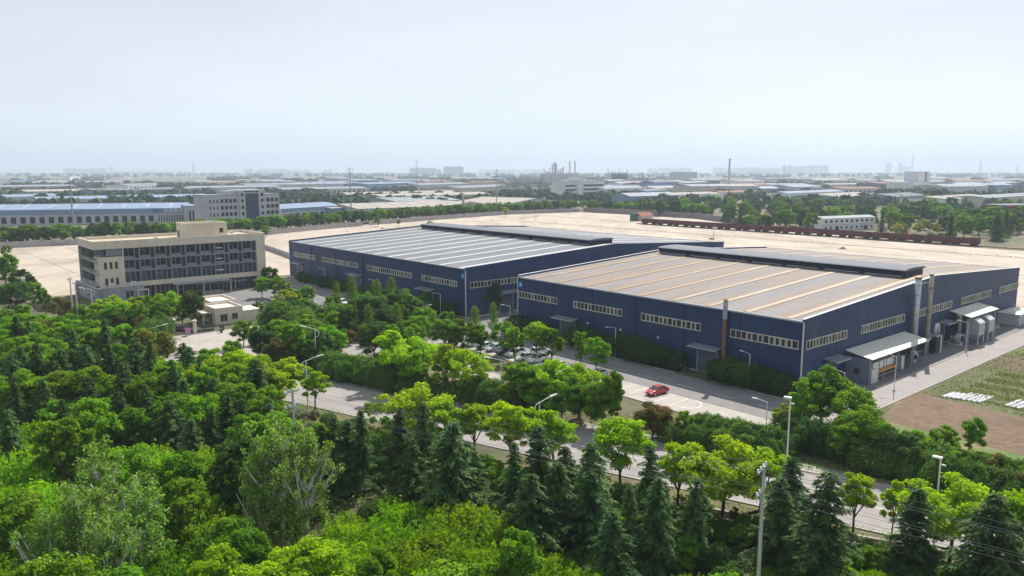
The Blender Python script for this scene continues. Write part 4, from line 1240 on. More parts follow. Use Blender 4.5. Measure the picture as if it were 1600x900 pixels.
utility_pole(PA.x, PA.y, 15, rz_line, "concrete power pole with insulators standing in the bottom right cedars")
utility_pole(PB.x, PB.y, 12, rz_line, "concrete power pole with two crossarms rising from the left thicket")
utility_pole(PC.x, PC.y, 15, rz_line, "next concrete power pole of the line beyond the right edge")
utility_pole(PD.x, PD.y, 12, rz_line + .3, "leftmost of two thin concrete poles before the annex", ((0, 1.6),))
utility_pole(PD2.x, PD2.y, 11.6, rz_line + .3, "second of two thin concrete poles before the annex", ((0, 1.6),))
m_wire = mat("aluminium_wire", (0.20, 0.21, 0.22), rough=0.5, var=0.05)
def wire(p, q, sag, label, r=0.014):
    pts = []
    for k in range(17):
        t = k / 16
        v = p.lerp(q, t); v.z -= sag * 4 * t * (1 - t)
        pts.append(tuple(v))
    tag(MB().tube(pts, r, 4).build("overhead_wire", m_wire), label, "wire", "overhead power wires")
nrm_ = Vector((math.cos(rz_line), math.sin(rz_line), 0))
spans = [(PA, PC, "from the near power pole towards the right edge"), (PB, PA, "between the two near power poles")]
for si, (p, q, lab) in enumerate(spans):
    for k, (off, z) in enumerate([(-1.05, 11.95), (-.35, 11.95), (1.05, 11.95), (-1.05, 10.05), (.35, 10.05), (1.05, 10.05)]):
        zp, zq = z + (3 if p is PA or p is PC else 0), z + (3 if q is PA or q is PC else 0)
        wire(p + nrm_ * off + Vector((0, 0, zp)), q + nrm_ * off + Vector((0, 0, zq)), 0.7 + .12 * (k % 3), "thin grey wire %s, %s of six" % (lab, ordinal(k + 1)))

# ------------------------------------------------------------------ goods train on the far edge of the yard
m_wag = mat("wagon_oxide_red", (0.105, 0.022, 0.028), rough=0.75, var=0.2, scale=0.6, col2=(0.075, 0.02, 0.022), mscale=0.2)
m_bog = mat("bogie_dark", (0.02, 0.02, 0.02), rough=0.8, var=0.2)
tr_ = empty("railway_track", W(-300, 314.5), TH, "straight railway track under and beyond the red wagons", "track")
MB().box(0, 420, -2.0, 2.0, 0.0, .18).build("ballast", mat("ballast", (0.22, 0.18, 0.15), rough=.95, var=.3, scale=2), tr_)
for y in (-.75, .75):
    MB().box(0, 420, y - .06, y + .06, .2, .42).build("rail", m_rust, tr_)
NWAG, WL = 16, 13.6
bodym = MB()
bodym.box(-WL / 2 + .2, WL / 2 - .2, -1.55, 1.55, 1.25, 1.5)
for (y0, y1) in ((-1.6, -1.5), (1.5, 1.6)): bodym.box(-WL / 2 + .2, WL / 2 - .2, y0, y1, 1.51, 3.95)
for (x0, x1) in ((-WL / 2 + .2, -WL / 2 + .3), (WL / 2 - .3, WL / 2 - .2)): bodym.box(x0, x1, -1.49, 1.49, 1.51, 3.95)
bodym = bodym.mesh("wagon_body", [m_wag])
ribm = MB().box(-.09, .09, -1.74, -1.605, 1.3, 3.9).mesh("side_rib", [m_wag])
bogm = MB().box(-1.5, 1.5, -1.2, 1.2, .55, 1.2)
for x in (-.9, .9):
    for y in (-.85, .85):
        bogm.tube([(x, y - .07, .8), (x, y + .07, .8)], .42, 12)
bogm = bogm.mesh("bogie", [m_bog])
railm = MB().box(-WL / 2 + .15, WL / 2 - .15, -1.72, -1.6, 3.96, 4.1).box(-WL / 2 + .15, WL / 2 - .15, 1.6, 1.72, 3.96, 4.1).mesh("top_rail", [m_wag])
def place(nm, me, par, loc=(0, 0, 0), rz=0.0):
    o = bpy.data.objects.new(nm, me); COL.objects.link(o); o.parent = par; o.location = loc; o.rotation_euler = (0, 0, rz)
    return o
for k in range(NWAG):
    a = -75.9 - WL / 2 - k * (WL + .15)
    r = empty("goods_wagon", W(a, 312.6 + (2.0 * 0)), TH, "dark red open goods wagon, %s from the train's right-hand end" % ordinal(k + 1), "wagon", "goods wagons of the train")
    place("wagon_body", bodym, r); place("top_rail", railm, r)
    for j in range(7): place("side_rib", ribm, r, (-WL / 2 + .9 + j * (WL - 1.8) / 6, 0, 0))
    place("bogie", bogm, r, (-WL / 2 + 2.6, 0, 0)); place("bogie", bogm, r, (WL / 2 - 2.6, 0, 0))
tr_.location = W(-300, 312.6)
# ------------------------------------------------------------------ trees
def np_mesh(name, verts, quads, tint, m):
    me = bpy.data.meshes.new(name)
    nv, nf = len(verts), len(quads)
    me.vertices.add(nv)
    me.vertices.foreach_set("co", np.ascontiguousarray(verts, dtype=np.float32).ravel())
    me.loops.add(nf * 4)
    me.loops.foreach_set("vertex_index", np.ascontiguousarray(quads, dtype=np.int32).ravel())
    me.polygons.add(nf)
    me.polygons.foreach_set("loop_start", np.arange(0, nf * 4, 4, dtype=np.int32))
    try:
        me.polygons.foreach_set("loop_total", np.full(nf, 4, dtype=np.int32))
    except Exception:
        pass
    at = me.attributes.new("tint", 'FLOAT', 'FACE')
    at.data.foreach_set("value", np.ascontiguousarray(tint, dtype=np.float32))
    me.materials.append(m)
    me.update(calc_edges=True)
    me.validate()
    return me
def unit(v):
    return v / np.maximum(np.linalg.norm(v, axis=-1, keepdims=True), 1e-9)
def leaves(C, Nn, U, l, w):
    """rhombic leaves: centre, normal, long axis"""
    Nn = unit(Nn)
    U = unit(U - (U * Nn).sum(-1, keepdims=True) * Nn)
    Sd = np.cross(Nn, U)
    l = np.asarray(l).reshape(-1, 1) if np.ndim(l) else l
    w = np.asarray(w).reshape(-1, 1) if np.ndim(w) else w
    fold = Nn * (np.asarray(w) * 0.22)
    V = np.stack([C - U * l * .5, C + Sd * w * .5 + U * l * .06 + fold, C + U * l * .5, C - Sd * w * .5 + U * l * .06 + fold], 1)
    n = len(C)
    return V.reshape(-1, 3), np.arange(n * 4).reshape(-1, 4)
def rdir(r, n, zb=0.0):
    d = r.normal(size=(n, 3)); d[:, 2] += zb
    return unit(d)

m_bark = mat("bark_brown", (0.085, 0.062, 0.045), rough=0.9, var=0.3, scale=3, bump=0.5)
m_barkpale = mat("bark_pale", (0.55, 0.53, 0.47), rough=0.85, var=0.3, scale=3, col2=(0.2, 0.18, 0.15), mscale=2)
LM = {
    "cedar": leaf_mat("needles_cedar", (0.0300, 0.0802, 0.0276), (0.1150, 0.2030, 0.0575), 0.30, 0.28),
    "cedarblue": leaf_mat("needles_blue_cedar", (0.0403, 0.0939, 0.0562), (0.0939, 0.1745, 0.1018), 0.2, 0.1),
    "street": leaf_mat("leaves_bright", (0.1543, 0.3087, 0.0097), (0.3154, 0.4764, 0.0155), 0.48, 0.14),
    "broad": leaf_mat("leaves_mid_green", (0.0738, 0.1989, 0.0128), (0.1995, 0.3672, 0.0213), 0.42, 0.26),
    "dark": leaf_mat("leaves_dark_green", (0.0290, 0.0849, 0.0171), (0.0805, 0.1620, 0.0277), 0.30, 0.25),
    "olive": leaf_mat("leaves_olive", (0.0738, 0.1007, 0.0175), (0.1812, 0.1543, 0.0339), 0.35, 0.25),
    "thicket": leaf_mat("leaves_thicket", (0.1071, 0.2658, 0.0128), (0.2709, 0.4576, 0.0213), 0.46, 0.22),
    "poplar": leaf_mat("leaves_poplar", (0.1007, 0.2214, 0.0213), (0.3355, 0.4831, 0.1358), 0.42, 0.12),
    "feather": leaf_mat("leaves_feathery", (0.0872, 0.1946, 0.0252), (0.1745, 0.2952, 0.0388), 0.42, 0.14),
    "yellow": leaf_mat("leaves_yellow_green", (0.2013, 0.2818, 0.0194), (0.3623, 0.4026, 0.0388), 0.42, 0.15),
    "hedge": leaf_mat("leaves_hedge", (0.0486, 0.1353, 0.0171), (0.1389, 0.2555, 0.0373), 0.35, 0.15),
    "bronze": leaf_mat("leaves_bronze", (0.1208, 0.0738, 0.0242), (0.2416, 0.1476, 0.0437), 0.3, 0.15),
    "purple": leaf_mat("leaves_purple", (0.0604, 0.0188, 0.0194), (0.1208, 0.0336, 0.0339), 0.3, 0.15),
}
def limbs(r, targets, base, fork, r0, m, nseg=4):
    b = MB()
    b.tube([(0, 0, -0.1), (base[0] * .5, base[1] * .5, fork * .5), (base[0], base[1], fork)], [r0, r0 * .8, r0 * .66], 7)
    for tgt in targets:
        t = np.array(tgt); s = np.array([base[0], base[1], fork * r.uniform(.75, 1.0)])
        mid = s * .5 + t * .5 + np.array([0, 0, .12 * np.linalg.norm(t - s)]) + r.normal(size=3) * .08 * np.linalg.norm(t - s)
        b.tube([tuple(s), tuple(mid), tuple(t)], [r0 * .42, r0 * .28, r0 * .08], 5)
    return b.mesh("trunk", [m])
def make_broad(seed, lm, h=7.0, cr=2.7, n_cl=36, n_lf=8000, lf=.34, fork=.3, zc=.64, vz=.36, flat=.65, bark=None, spread=.5, rcr=(.15, .32)):
    r = np.random.default_rng(seed)
    d = rdir(r, n_cl, .25)
    rad = spread + (1 - spread) * np.sqrt(r.random(n_cl))
    ax = np.array([cr * r.uniform(.85, 1.1), cr * r.uniform(.85, 1.1), h * vz])
    CC = d * rad[:, None] * ax * np.array([1, 1, 1]) * (0.86 + .22 * r.random((n_cl, 1)))
    CC[:, 2] += h * zc
    CC[:, 2] = np.clip(CC[:, 2], h * fork * .95, None)
    rc = cr * r.uniform(*rcr, n_cl)
    wts = rc ** 2 / (rc ** 2).sum()
    idx = r.choice(n_cl, n_lf, p=wts)
    dl = rdir(r, n_lf, .35)
    stray = np.where(r.random(n_lf) < .14, r.uniform(1.0, 1.45, n_lf), .5 + .55 * r.random(n_lf))
    pos = CC[idx] + dl * (rc[idx] * stray)[:, None] * np.array([1, 1, flat])
    nn = dl * .7 + np.array([0, 0, .55]) + r.normal(size=(n_lf, 3)) * .55
    uu = r.normal(size=(n_lf, 3)) + dl * .6 - np.array([0, 0, .4])
    sz = lf * r.uniform(.65, 1.25, n_lf)
    V, Q = leaves(pos, nn, uu, sz, sz * .62)
    top = V[:, 2].max()
    ct = r.random(n_cl)
    tint = np.clip(.55 * ct[idx] + .6 * r.random(n_lf) - .08, 0, 1)
    tg = CC[r.choice(n_cl, min(9, n_cl), replace=False)]
    base = r.normal(size=2) * .12
    tr = limbs(r, tg, base, h * fork, .035 * h * .55 + .04, bark or m_bark)
    k = h / top
    cm = np_mesh("crown", V, Q, tint, lm)
    return tr, cm, h
def make_cedar(seed, lm, h=11.0, R=3.0, bare=.06, nlev=38, dens=21.0):
    r = np.random.default_rng(seed)
    P, N_, U_, L_, Wd, T_ = [], [], [], [], [], []
    for i in range(nlev):
        t = bare + (1 - bare) * (i + r.uniform(-.3, .3)) / nlev
        t = min(max(t, bare), .985)
        z0 = h * t
        tt = (t - bare) / (1 - bare)
        nb = r.integers(3, 6)
        a0 = r.random() * 6.28
        for j in range(nb):
            az = a0 + 6.283 * j / nb + r.uniform(-.35, .35)
            ln = (R * (1 - tt) ** .74 * (1.0 if tt > .12 else .75 + 2 * tt)) * r.uniform(.45, 1.28) + .22
            dv = np.array([math.cos(az), math.sin(az), 0])
            lv = np.array([-dv[1], dv[0], 0])
            n = max(6, int(ln * dens))
            s = .12 + .88 * r.random(n) ** .75
            lat = r.normal(size=n) * (.10 * ln + .07) * (1.15 - s * .7)
            droop = r.uniform(.20, .42)
            zz = z0 + ln * (.16 * s - droop * s ** 2) - np.abs(lat) * .35 + r.normal(size=n) * .05
            p = dv * (ln * s)[:, None] + lv * lat[:, None]
            p[:, 2] = zz
            u = dv * .8 + lv * (np.sign(lat) * r.uniform(.3, 1.0, n))[:, None]
            u[:, 2] = -.35 - .35 * s + r.normal(size=n) * .15
            nn = np.tile(np.array([0, 0, 1.0]), (n, 1)) + dv * .35 + r.normal(size=(n, 3)) * .3
            P.append(p); U_.append(u); N_.append(nn)
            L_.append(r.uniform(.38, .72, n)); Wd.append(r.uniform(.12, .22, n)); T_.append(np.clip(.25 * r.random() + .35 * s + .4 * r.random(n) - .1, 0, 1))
    # inner dark fill so the trunk line is not bare
    n = 700
    t = bare + (.96 - bare) * r.random(n)
    az = r.random(n) * 6.283
    rr = R * (1 - t) ** .9 * .35 * r.random(n) ** .5
    p = np.stack([np.cos(az) * rr, np.sin(az) * rr, h * t], 1)
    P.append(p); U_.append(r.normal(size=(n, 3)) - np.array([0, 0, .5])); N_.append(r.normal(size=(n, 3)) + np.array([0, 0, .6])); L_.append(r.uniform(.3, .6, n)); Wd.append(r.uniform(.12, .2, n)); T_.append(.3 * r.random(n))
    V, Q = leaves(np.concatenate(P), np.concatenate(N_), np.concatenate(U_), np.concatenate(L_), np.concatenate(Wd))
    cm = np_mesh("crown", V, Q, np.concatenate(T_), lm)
    b = MB(); b.tube([(0, 0, -.1), (0, 0, h * .5), (0, 0, h * .98)], [.2, .12, .02], 7)
    for i in range(22):
        z = h * (bare + (.85 - bare) * r.random()); az = r.random() * 6.28; ln = R * (1 - z / h) * .8
        b.tube([(0, 0, z), (math.cos(az) * ln, math.sin(az) * ln, z - .1 * ln)], [.05, .015], 4, caps=False)
    return b.mesh("trunk", [m_bark]), cm, h
def make_poplar(seed, lm, h=13.0, R=2.6, n_limb=15, n_lf=6800, lf=.28):
    r = np.random.default_rng(seed)
    b = MB()
    tops = []
    b.tube([(0, 0, -.1), (.1, 0, h * .45), (.0, .1, h * .9)], [.24, .15, .03], 8)
    cc, cr_ = [], []
    for i in range(n_limb):
        z = h * r.uniform(.14, .72); az = r.random() * 6.28; up = r.uniform(1.3, 2.4)
        ln = (h - z) * r.uniform(.45, .72)
        d = np.array([math.cos(az), math.sin(az), up]); d /= np.linalg.norm(d)
        s = np.array([0, 0, z]); e = s + d * ln; mid = s + d * ln * .5 + np.array([math.cos(az), math.sin(az), -.3]) * .25
        b.tube([tuple(s), tuple(mid), tuple(e)], [.15, .10, .03], 6)
        for k in range(6):
            t = r.uniform(.35, 1.05); q = s + (e - s) * t + r.normal(size=3) * .55
            b.tube([tuple(s + (e - s) * max(.1, t - .25)), tuple(q)], [.035, .012], 4, caps=False)
            cc.append(q); cr_.append(r.uniform(.35, .75))
    for k in range(14):
        q = np.array([r.normal() * .5, r.normal() * .5, h * r.uniform(.5, 1.0)]); cc.append(q); cr_.append(r.uniform(.35, .7))
    for k in range(24):
        az = r.random() * 6.28; q = np.array([math.cos(az) * R * .75, math.sin(az) * R * .75, h * r.uniform(.08, .45)]); cc.append(q); cr_.append(r.uniform(.5, .85))
    cc, cr_ = np.array(cc), np.array(cr_)
    idx = r.choice(len(cc), n_lf, p=cr_ ** 1.6 / (cr_ ** 1.6).sum())
    dl = rdir(r, n_lf, .1)
    pos = cc[idx] + dl * (cr_[idx] * r.random(n_lf) ** .5)[:, None]
    sz = lf * r.uniform(.6, 1.2, n_lf)
    V, Q = leaves(pos, dl * .5 + r.normal(size=(n_lf, 3)) * .7 + np.array([0, 0, .3]), r.normal(size=(n_lf, 3)), sz, sz * .75)
    tint = np.clip(r.random(n_lf) ** 1.8 + .2 * r.random(len(cc))[idx] - .1, 0, 1)
    return b.mesh("trunk", [m_barkpale]), np_mesh("crown", V, Q, tint, lm), h
def make_thicket(seed, lm, h=5.0, R=3.0, n_sh=190, per=40, lf=.22, shoot=1.7):
    r = np.random.default_rng(seed)
    ncl = 13                                   # the bush is a crowd of leafy knolls with dark gaps between them
    ca = r.random(ncl) * 6.283; cr0 = R * np.sqrt(r.random(ncl)) * .85
    cx, cy_ = np.cos(ca) * cr0, np.sin(ca) * cr0
    chh = (h - shoot * .35) * np.sqrt(np.clip(1 - (cr0 / (R * 1.2)) ** 2, .05, 1)) * r.uniform(.72, 1.0, ncl)
    kid = r.integers(0, ncl, n_sh)
    kr = R * .34 * np.sqrt(r.random(n_sh)); ka = r.random(n_sh) * 6.283
    px_, py_ = cx[kid] + np.cos(ka) * kr, cy_[kid] + np.sin(ka) * kr
    az = np.arctan2(py_, px_); rr = np.hypot(px_, py_)
    top = chh[kid] * (1 - .42 * (kr / (R * .34)) ** 2) * r.uniform(.85, 1.0, n_sh)
    S0 = np.stack([px_, py_, top - shoot * .5], 1)
    dv = np.stack([np.cos(az) * rr / R * .8, np.sin(az) * rr / R * .8, np.ones(n_sh)], 1) + r.normal(size=(n_sh, 3)) * .25
    dv = unit(dv)
    ln = shoot * r.uniform(.6, 1.3, n_sh)
    idx = np.repeat(np.arange(n_sh), per)
    n = len(idx)
    t = r.random(n)
    ang = r.random(n) * 6.283
    side = unit(np.cross(dv[idx], r.normal(size=(n, 3))))
    pos = S0[idx] + dv[idx] * (ln[idx] * t)[:, None] + side * (.10 + .16 * (1 - t))[:, None]
    nn = dv[idx] * .5 + side * .5 + r.normal(size=(n, 3)) * .55
    sz = lf * r.uniform(.6, 1.25, n)
    V, Q = leaves(pos, nn, side + dv[idx] * .3, sz, sz * .55)
    sh_t = r.random(n_sh)
    tint = np.clip(.35 * sh_t[idx] + .35 * t + .4 * r.random(n) - .05, 0, 1)
    # lower body
    n2 = 3200
    az2 = r.random(n2) * 6.283; r2 = R * (.55 + .5 * r.random(n2)); z2 = (h * .72) * r.random(n2)
    r2 *= np.sqrt(np.clip(1.1 - (z2 / h) ** 2, .1, 1))
    p2 = np.stack([np.cos(az2) * r2, np.sin(az2) * r2, z2], 1)
    s2 = lf * 1.3 * r.uniform(.7, 1.3, n2)
    V2, Q2 = leaves(p2, np.stack([np.cos(az2), np.sin(az2), np.full(n2, .5)], 1) + r.normal(size=(n2, 3)) * .5, r.normal(size=(n2, 3)), s2, s2 * .6)
    Q2 = Q2 + len(V)
    b = MB()
    for k in range(7):
        a = 6.283 * k / 7
        b.tube([(0, 0, -.1), (math.cos(a) * R * .3, math.sin(a) * R * .3, h * .4), (math.cos(a) * R * .5, math.sin(a) * R * .5, h * .72)], [.09, .06, .02], 5)
    return b.mesh("trunk", [m_bark]), np_mesh("crown", np.concatenate([V, V2]), np.concatenate([Q, Q2]), np.concatenate([tint, .5 * r.random(n2)]), lm), h
def make_feather(seed, lm, h=8.5, R=2.1):
    r = np.random.default_rng(seed)
    P, N_, U_, T_ = [], [], [], []
    b = MB(); b.tube([(0, 0, -.1), (0, 0, h * .95)], [.11, .02], 6)
    for i in range(46):
        t = .16 + .82 * i / 46; z0 = h * t; az = i * 2.4 + r.uniform(-.4, .4)
        ln = R * ((1 - t) ** .7) * r.uniform(.7, 1.15) + .25
        d = np.array([math.cos(az), math.sin(az), .55])
        b.tube([(0, 0, z0), tuple(np.array([0, 0, z0]) + d * ln)], [.03, .008], 4, caps=False)
        n = int(62 * ln)
        s = .15 + .85 * r.random(n)
        P.append(np.array([0, 0, z0]) + d * (ln * s)[:, None] + r.normal(size=(n, 3)) * .13)
        U_.append(d + r.normal(size=(n, 3)) * .6); N_.append(r.normal(size=(n, 3)) * .6 + np.array([0, 0, .7])); T_.append(np.clip(r.random(n) * .7 + .3 * r.random(), 0, 1))
    P = np.concatenate(P); n = len(P)
    sz = .27 * r.uniform(.6, 1.3, n)
    V, Q = leaves(P, np.concatenate(N_), np.concatenate(U_), sz, sz * .5)
    return b.mesh("trunk", [m_bark]), np_mesh("crown", V, Q, np.concatenate(T_), lm), h
def make_shrub(seed, lm, h=3.6, R=1.9, n=5200, lf=.24):
    r = np.random.default_rng(seed)
    d = rdir(r, n, .35)
    lob = 1 + .13 * np.sin(4 * np.arctan2(d[:, 1], d[:, 0]) + seed) + .12 * np.sin(5 * d[:, 2] + seed * 2) + .10 * np.sin(9 * d[:, 0] + 7 * d[:, 1])
    rad = lob * (.78 + .26 * r.random(n))
    pos = d * rad[:, None] * np.array([R, R, h * .52]); pos[:, 2] = np.abs(pos[:, 2] + h * .45)
    sz = lf * r.uniform(.6, 1.3, n)
    V, Q = leaves(pos, d * .8 + r.normal(size=(n, 3)) * .55 + np.array([0, 0, .25]), r.normal(size=(n, 3)) + d * .4, sz, sz * .6)
    b = MB()
    for k in range(4):
        a = 1.57 * k
        b.tube([(0, 0, -.1), (math.cos(a) * R * .3, math.sin(a) * R * .3, h * .5)], [.07, .03], 5)
    return b.mesh("trunk", [m_bark]), np_mesh("crown", V, Q, np.clip(r.random(n) * .8 + .2 * (lob - .8), 0, 1), lm), h

PROTO = {
    "cedar": [make_cedar(s, LM["cedar"], 11, R, bare) for s, R, bare in ((1, 3.3, .05), (2, 3.8, .05), (3, 2.9, .07), (4, 3.5, .04), (5, 2.2, .32))],
    "cedarblue": [make_cedar(9, LM["cedarblue"], 9, 3.0, .05)],
    "street": [make_broad(s, LM["street"], 9.0, cr, ncl, 7800, .40, .34, .66, .30, .55, None, .2, (.13, .25)) for s, cr, ncl in ((21, 3.3, 44), (22, 3.8, 50), (23, 3.0, 38), (24, 4.3, 56))],
    "broad": [make_broad(s, LM["broad"], 9.0, cr, ncl, 10000, .40, .24, .60, .38, .6, None, .3, (.13, .27)) for s, cr, ncl in ((31, 3.2, 44), (32, 3.7, 50), (33, 2.8, 40), (34, 4.2, 56))],
    "dark": [make_broad(s, LM["dark"], 9.0, cr, 46, 11000, .38, .2, .57, .41, .7, None, .5) for s, cr in ((41, 3.1), (42, 3.6))],
    "olive": [make_broad(s, LM["olive"], 6.0, cr, 36, 7000, .3, .2, .56, .42, .7) for s, cr in ((51, 2.4), (52, 2.9))],
    "bronze": [make_broad(55, LM["bronze"], 5.0, 2.3, 30, 6000, .3, .15, .55, .42, .7)],
    "thicket": [make_thicket(s, LM["thicket"], 5.0, R) for s, R in ((61, 2.8), (62, 3.2), (63, 2.5))],
    "poplar": [make_poplar(s, LM["poplar"]) for s in (71, 72, 73)],
    "feather": [make_feather(s, LM["feather"]) for s in (81, 82)],
    "shrub": [make_shrub(s, LM["dark"]) for s in (91, 92, 93)],
    "hedge": [make_shrub(s, LM["hedge"], 3.4, 2.2, 5600, .24) for s in (95, 96)],
    "yellow": [make_broad(57, LM["yellow"], 5.0, 2.0, 26, 4500, .32, .25, .6, .38, .65)],
    "purple": [make_shrub(98, LM["purple"], 2.6, 1.5, 3000, .2)],
}
NAMES = {"cedar": ("cedar_tree", "dark green cedar", "cedar"), "cedarblue": ("cedar_tree", "blue-green cedar", "cedar"), "street": ("street_tree", "bright yellow-green street tree", "tree"),
         "broad": ("broadleaf_tree", "mid green broadleaf tree", "tree"), "dark": ("broadleaf_tree", "dark green leafy tree", "tree"), "olive": ("broadleaf_tree", "olive brownish bushy tree", "tree"),
         "bronze": ("bronze_bush", "bronze leaved round bush", "bush"), "thicket": ("thicket_bush", "bright bush with upright shoots", "bush"), "poplar": ("poplar_tree", "pale poplar with whitish limbs", "poplar"),
         "feather": ("young_conifer", "slim feathery light green tree", "tree"), "shrub": ("evergreen_shrub", "dense dark evergreen shrub", "shrub"), "hedge": ("hedge_bush", "green clipped hedge bush", "hedge bush"),
         "yellow": ("yellow_green_tree", "small yellow-green tree", "tree"), "purple": ("purple_shrub", "dark purple leaved shrub", "shrub")}
ZONES = {}
PLANTED = []
def street_off(x, y):
    a, b = S(x, y)
    return b - (-57.4 + .32 * (a + 64.2))
def blocked(x, y):
    a, b = S(x, y)
    o = street_off(x, y)
    if -14.6 < o < 0.6: return True
    for (a0, a1, b0, b1) in ((-206, 6, -15.5, -4.6), (6.5, 12.4, -15, 190), (-180, -127, -46, -16), (-86, -73, -50, -15), (-119, -88, -66, -48), (-30, 6, -23, -15.5), (-72, -31, -21.5, -15.5),
                             (-203, -180, -70, -15), (-74, 1, -1, 110), (-199, -91, -3, 114), (-145, -124, -57, -43), (-60, -38, -36.5, -30)):
        if a0 < a < a1 and b0 < b < b1: return True
    return False
def plant_at(kind, x, y, h, zone, var=None, wscale=1.0):
    PLANTED.append((x, y))
    ZONES.setdefault(zone, []).append((kind, x, y, h, var, wscale))
def plant(kind, px, py, h, zone, var=None, wscale=1.0):
    x, y = G(px, py, h)
    o = street_off(x, y)
    if -14.6 < o < 0.8:                       # keep trunks off the carriageway: move to the nearer verge
        sh_ = (-14.9 - o) if o < -7 else (1.4 - o)
        x += EY[0] * sh_; y += EY[1] * sh_
    plant_at(kind, x, y, h, zone, var, wscale)
def inpoly(x, y, poly):
    c = False
    j = len(poly) - 1
    for i in range(len(poly)):
        if (poly[i][1] > y) != (poly[j][1] > y) and x < (poly[j][0] - poly[i][0]) * (y - poly[i][1]) / (poly[j][1] - poly[i][1]) + poly[i][0]:
            c = not c
        j = i
    return c
def fill(zone, mix, poly, n, hr, gap, seed, tries=4000):
    """scatter trees over a patch of ground whose tree tops are sighted inside the outline"""
    r = random.Random(seed)
    kinds = [k for k, w in mix for _ in range(w)]
    x0, x1 = min(p[0] for p in poly), max(p[0] for p in poly)
    y0, y1 = min(p[1] for p in poly), max(p[1] for p in poly)
    done = 0
    for _ in range(tries):
        if done >= n: break
        px, py = r.uniform(x0, x1), r.uniform(y0, y1)
        if not inpoly(px, py, poly): continue
        k = r.choice(kinds)
        h = r.uniform(*hr) * {"thicket": .62, "shrub": .5, "cedar": 1.2}.get(k, 1.0)
        x, y = G(px, py, h)
        if 250 < px < 405 and py < 530 and y < 186: continue
        if blocked(x, y): continue
        if zone.startswith('in the woods') and (S(x, y)[1] < 322 or (S(x, y)[0] < -262 and inpoly(x, y, [p[:2] for p in yard_pts])) or (-190 < S(x, y)[0] < -150 and 340 < S(x, y)[1] < 400)): continue
        if any((x - q[0]) ** 2 + (y - q[1]) ** 2 < gap * gap for q in PLANTED): continue
        plant_at(k, x, y, h, zone)
        done += 1
    return done

Z_CED = "in the cedar row before the street"
for (px, py, h) in [(623, 634, 11), (665, 626, 12.5), (697, 654, 12), (640, 685, 9.5), (806, 690, 9.5), (846, 666, 13), (887, 697, 9.5), (922, 688, 11), (928, 736, 10), (985, 755, 9.5), (1023, 692, 11), (1030, 742, 10),
                    (870, 722, 10), (1088, 745, 9), (1222, 740, 10.5), (1240, 708, 11), (1287, 738, 13), (1433, 763, 9.5), (1553, 770, 11.5), 
                    (960, 795, 9), (1595, 815, 9), (735, 690, 9), (825, 740, 10)]:
    plant("cedar", px, py, h, Z_CED)
plant("cedar", 565, 640, 10.5, Z_CED, 4)
Z_LC = "in the left woodland below the office"
for (px, py, h) in [(17, 493, 12), (45, 500, 11), (30, 540, 11), (52, 536, 12), (88, 544, 11), (84, 562, 10), (130, 538, 12), (185, 565, 11), (140, 588, 10), (215, 526, 11), (232, 530, 11), (272, 560, 11), (282, 592, 9), (160, 520, 10),
                    (110, 515, 11), (65, 590, 10), (20, 585, 11), (100, 620, 9), (190, 610, 9), (230, 600, 9), (330, 590, 9), (352, 618, 9), (395, 560, 11), (378, 620, 9), (330, 640, 8), (520, 645, 10), (545, 655, 9), (500, 662, 9), (310, 560, 10), (292, 540, 10), (262, 625, 9), (300, 655, 8)]:
    plant("cedar", px, py, h, Z_LC)
plant("cedarblue", 428, 628, 8.5, Z_LC)
Z_ST = "along the street"
for (px, py, h, v) in [(650, 601, 8, 3), (700, 622, 7, 0), (742, 622, 7, 2), (800, 628, 7.5, 1), (868, 636, 7, 0), (972, 650, 8, 1), (1063, 682, 7.5, 2), (1132, 686, 8, 3), (1192, 697, 7, 0), 
                       (1495, 745, 7.5, 3), (1590, 765, 7.5, 1), (455, 556, 7, 0), (375, 548, 8, 1), (402, 556, 8, 3), (428, 572, 7, 2), (490, 578, 5.5, 0), (585, 626, 3.2, 0), (330, 556, 7, 3)]:
    plant("street", px, py, h * 1.22 if h > 4 else h, Z_ST, v)
plant("street", 1340, 732, 7.5, Z_ST, 2, .75); plant("street", 1400, 748, 7.0, Z_ST, 0, .6)
Z_FS = "behind the far kerb of the street"
for (k, px, py, h) in [("broad", 462, 505, 8), ("broad", 425, 522, 8), ("olive", 400, 530, 7), ("street", 612, 513, 9), ("street", 640, 530, 8.5), ("street", 672, 540, 8.5), ("street", 702, 550, 8), ("broad", 600, 548, 7), ("broad", 775, 572, 7.5),
                       ("broad", 820, 578, 7), ("street", 868, 562, 8), ("street", 905, 568, 7.5), ("broad", 930, 592, 7), ("bronze", 1030, 632, 5), ("broad", 1072, 640, 4), ("olive", 1000, 640, 5), ("hedge", 745, 605, 4.5), ("hedge", 725, 600, 4.5),
                       ("broad", 840, 600, 6), ("olive", 790, 610, 5), ("broad", 890, 600, 6), ("olive", 372, 540, 5.5)]:
    plant(k, px, py, h * (1.15 if k in ("street", "broad") else 1), Z_FS)
plant("broad", 958, 578, 9.0, Z_FS, 2, .85)
Z_HG = "in the hedge beside the street"
for k in range(9): plant("hedge", 500 + 15 * k, 549 + 2.2 * k, 4.2, Z_HG)
for k in range(8): plant("hedge", 520 + 17 * k, 562 + 3 * k, 3.6, Z_HG)
for k in range(10): plant("hedge" if k % 3 else "shrub", 1092 + 15 * k, 646 + 3.0 * k, 3.6, Z_HG)
for k in range(9): plant("shrub" if k % 2 else "hedge", 1030 + 20 * k, 664 + 4 * k, 3.0, Z_HG)
for k in range(12): plant(("olive", "hedge", "broad")[k % 3], 1392 + 19 * k, 678 + 4.0 * k, 4.6, Z_HG)
for k in range(12): plant(("hedge", "olive")[k % 2], 1370 + 21 * k, 690 + 4.5 * k, 4.2, Z_HG)
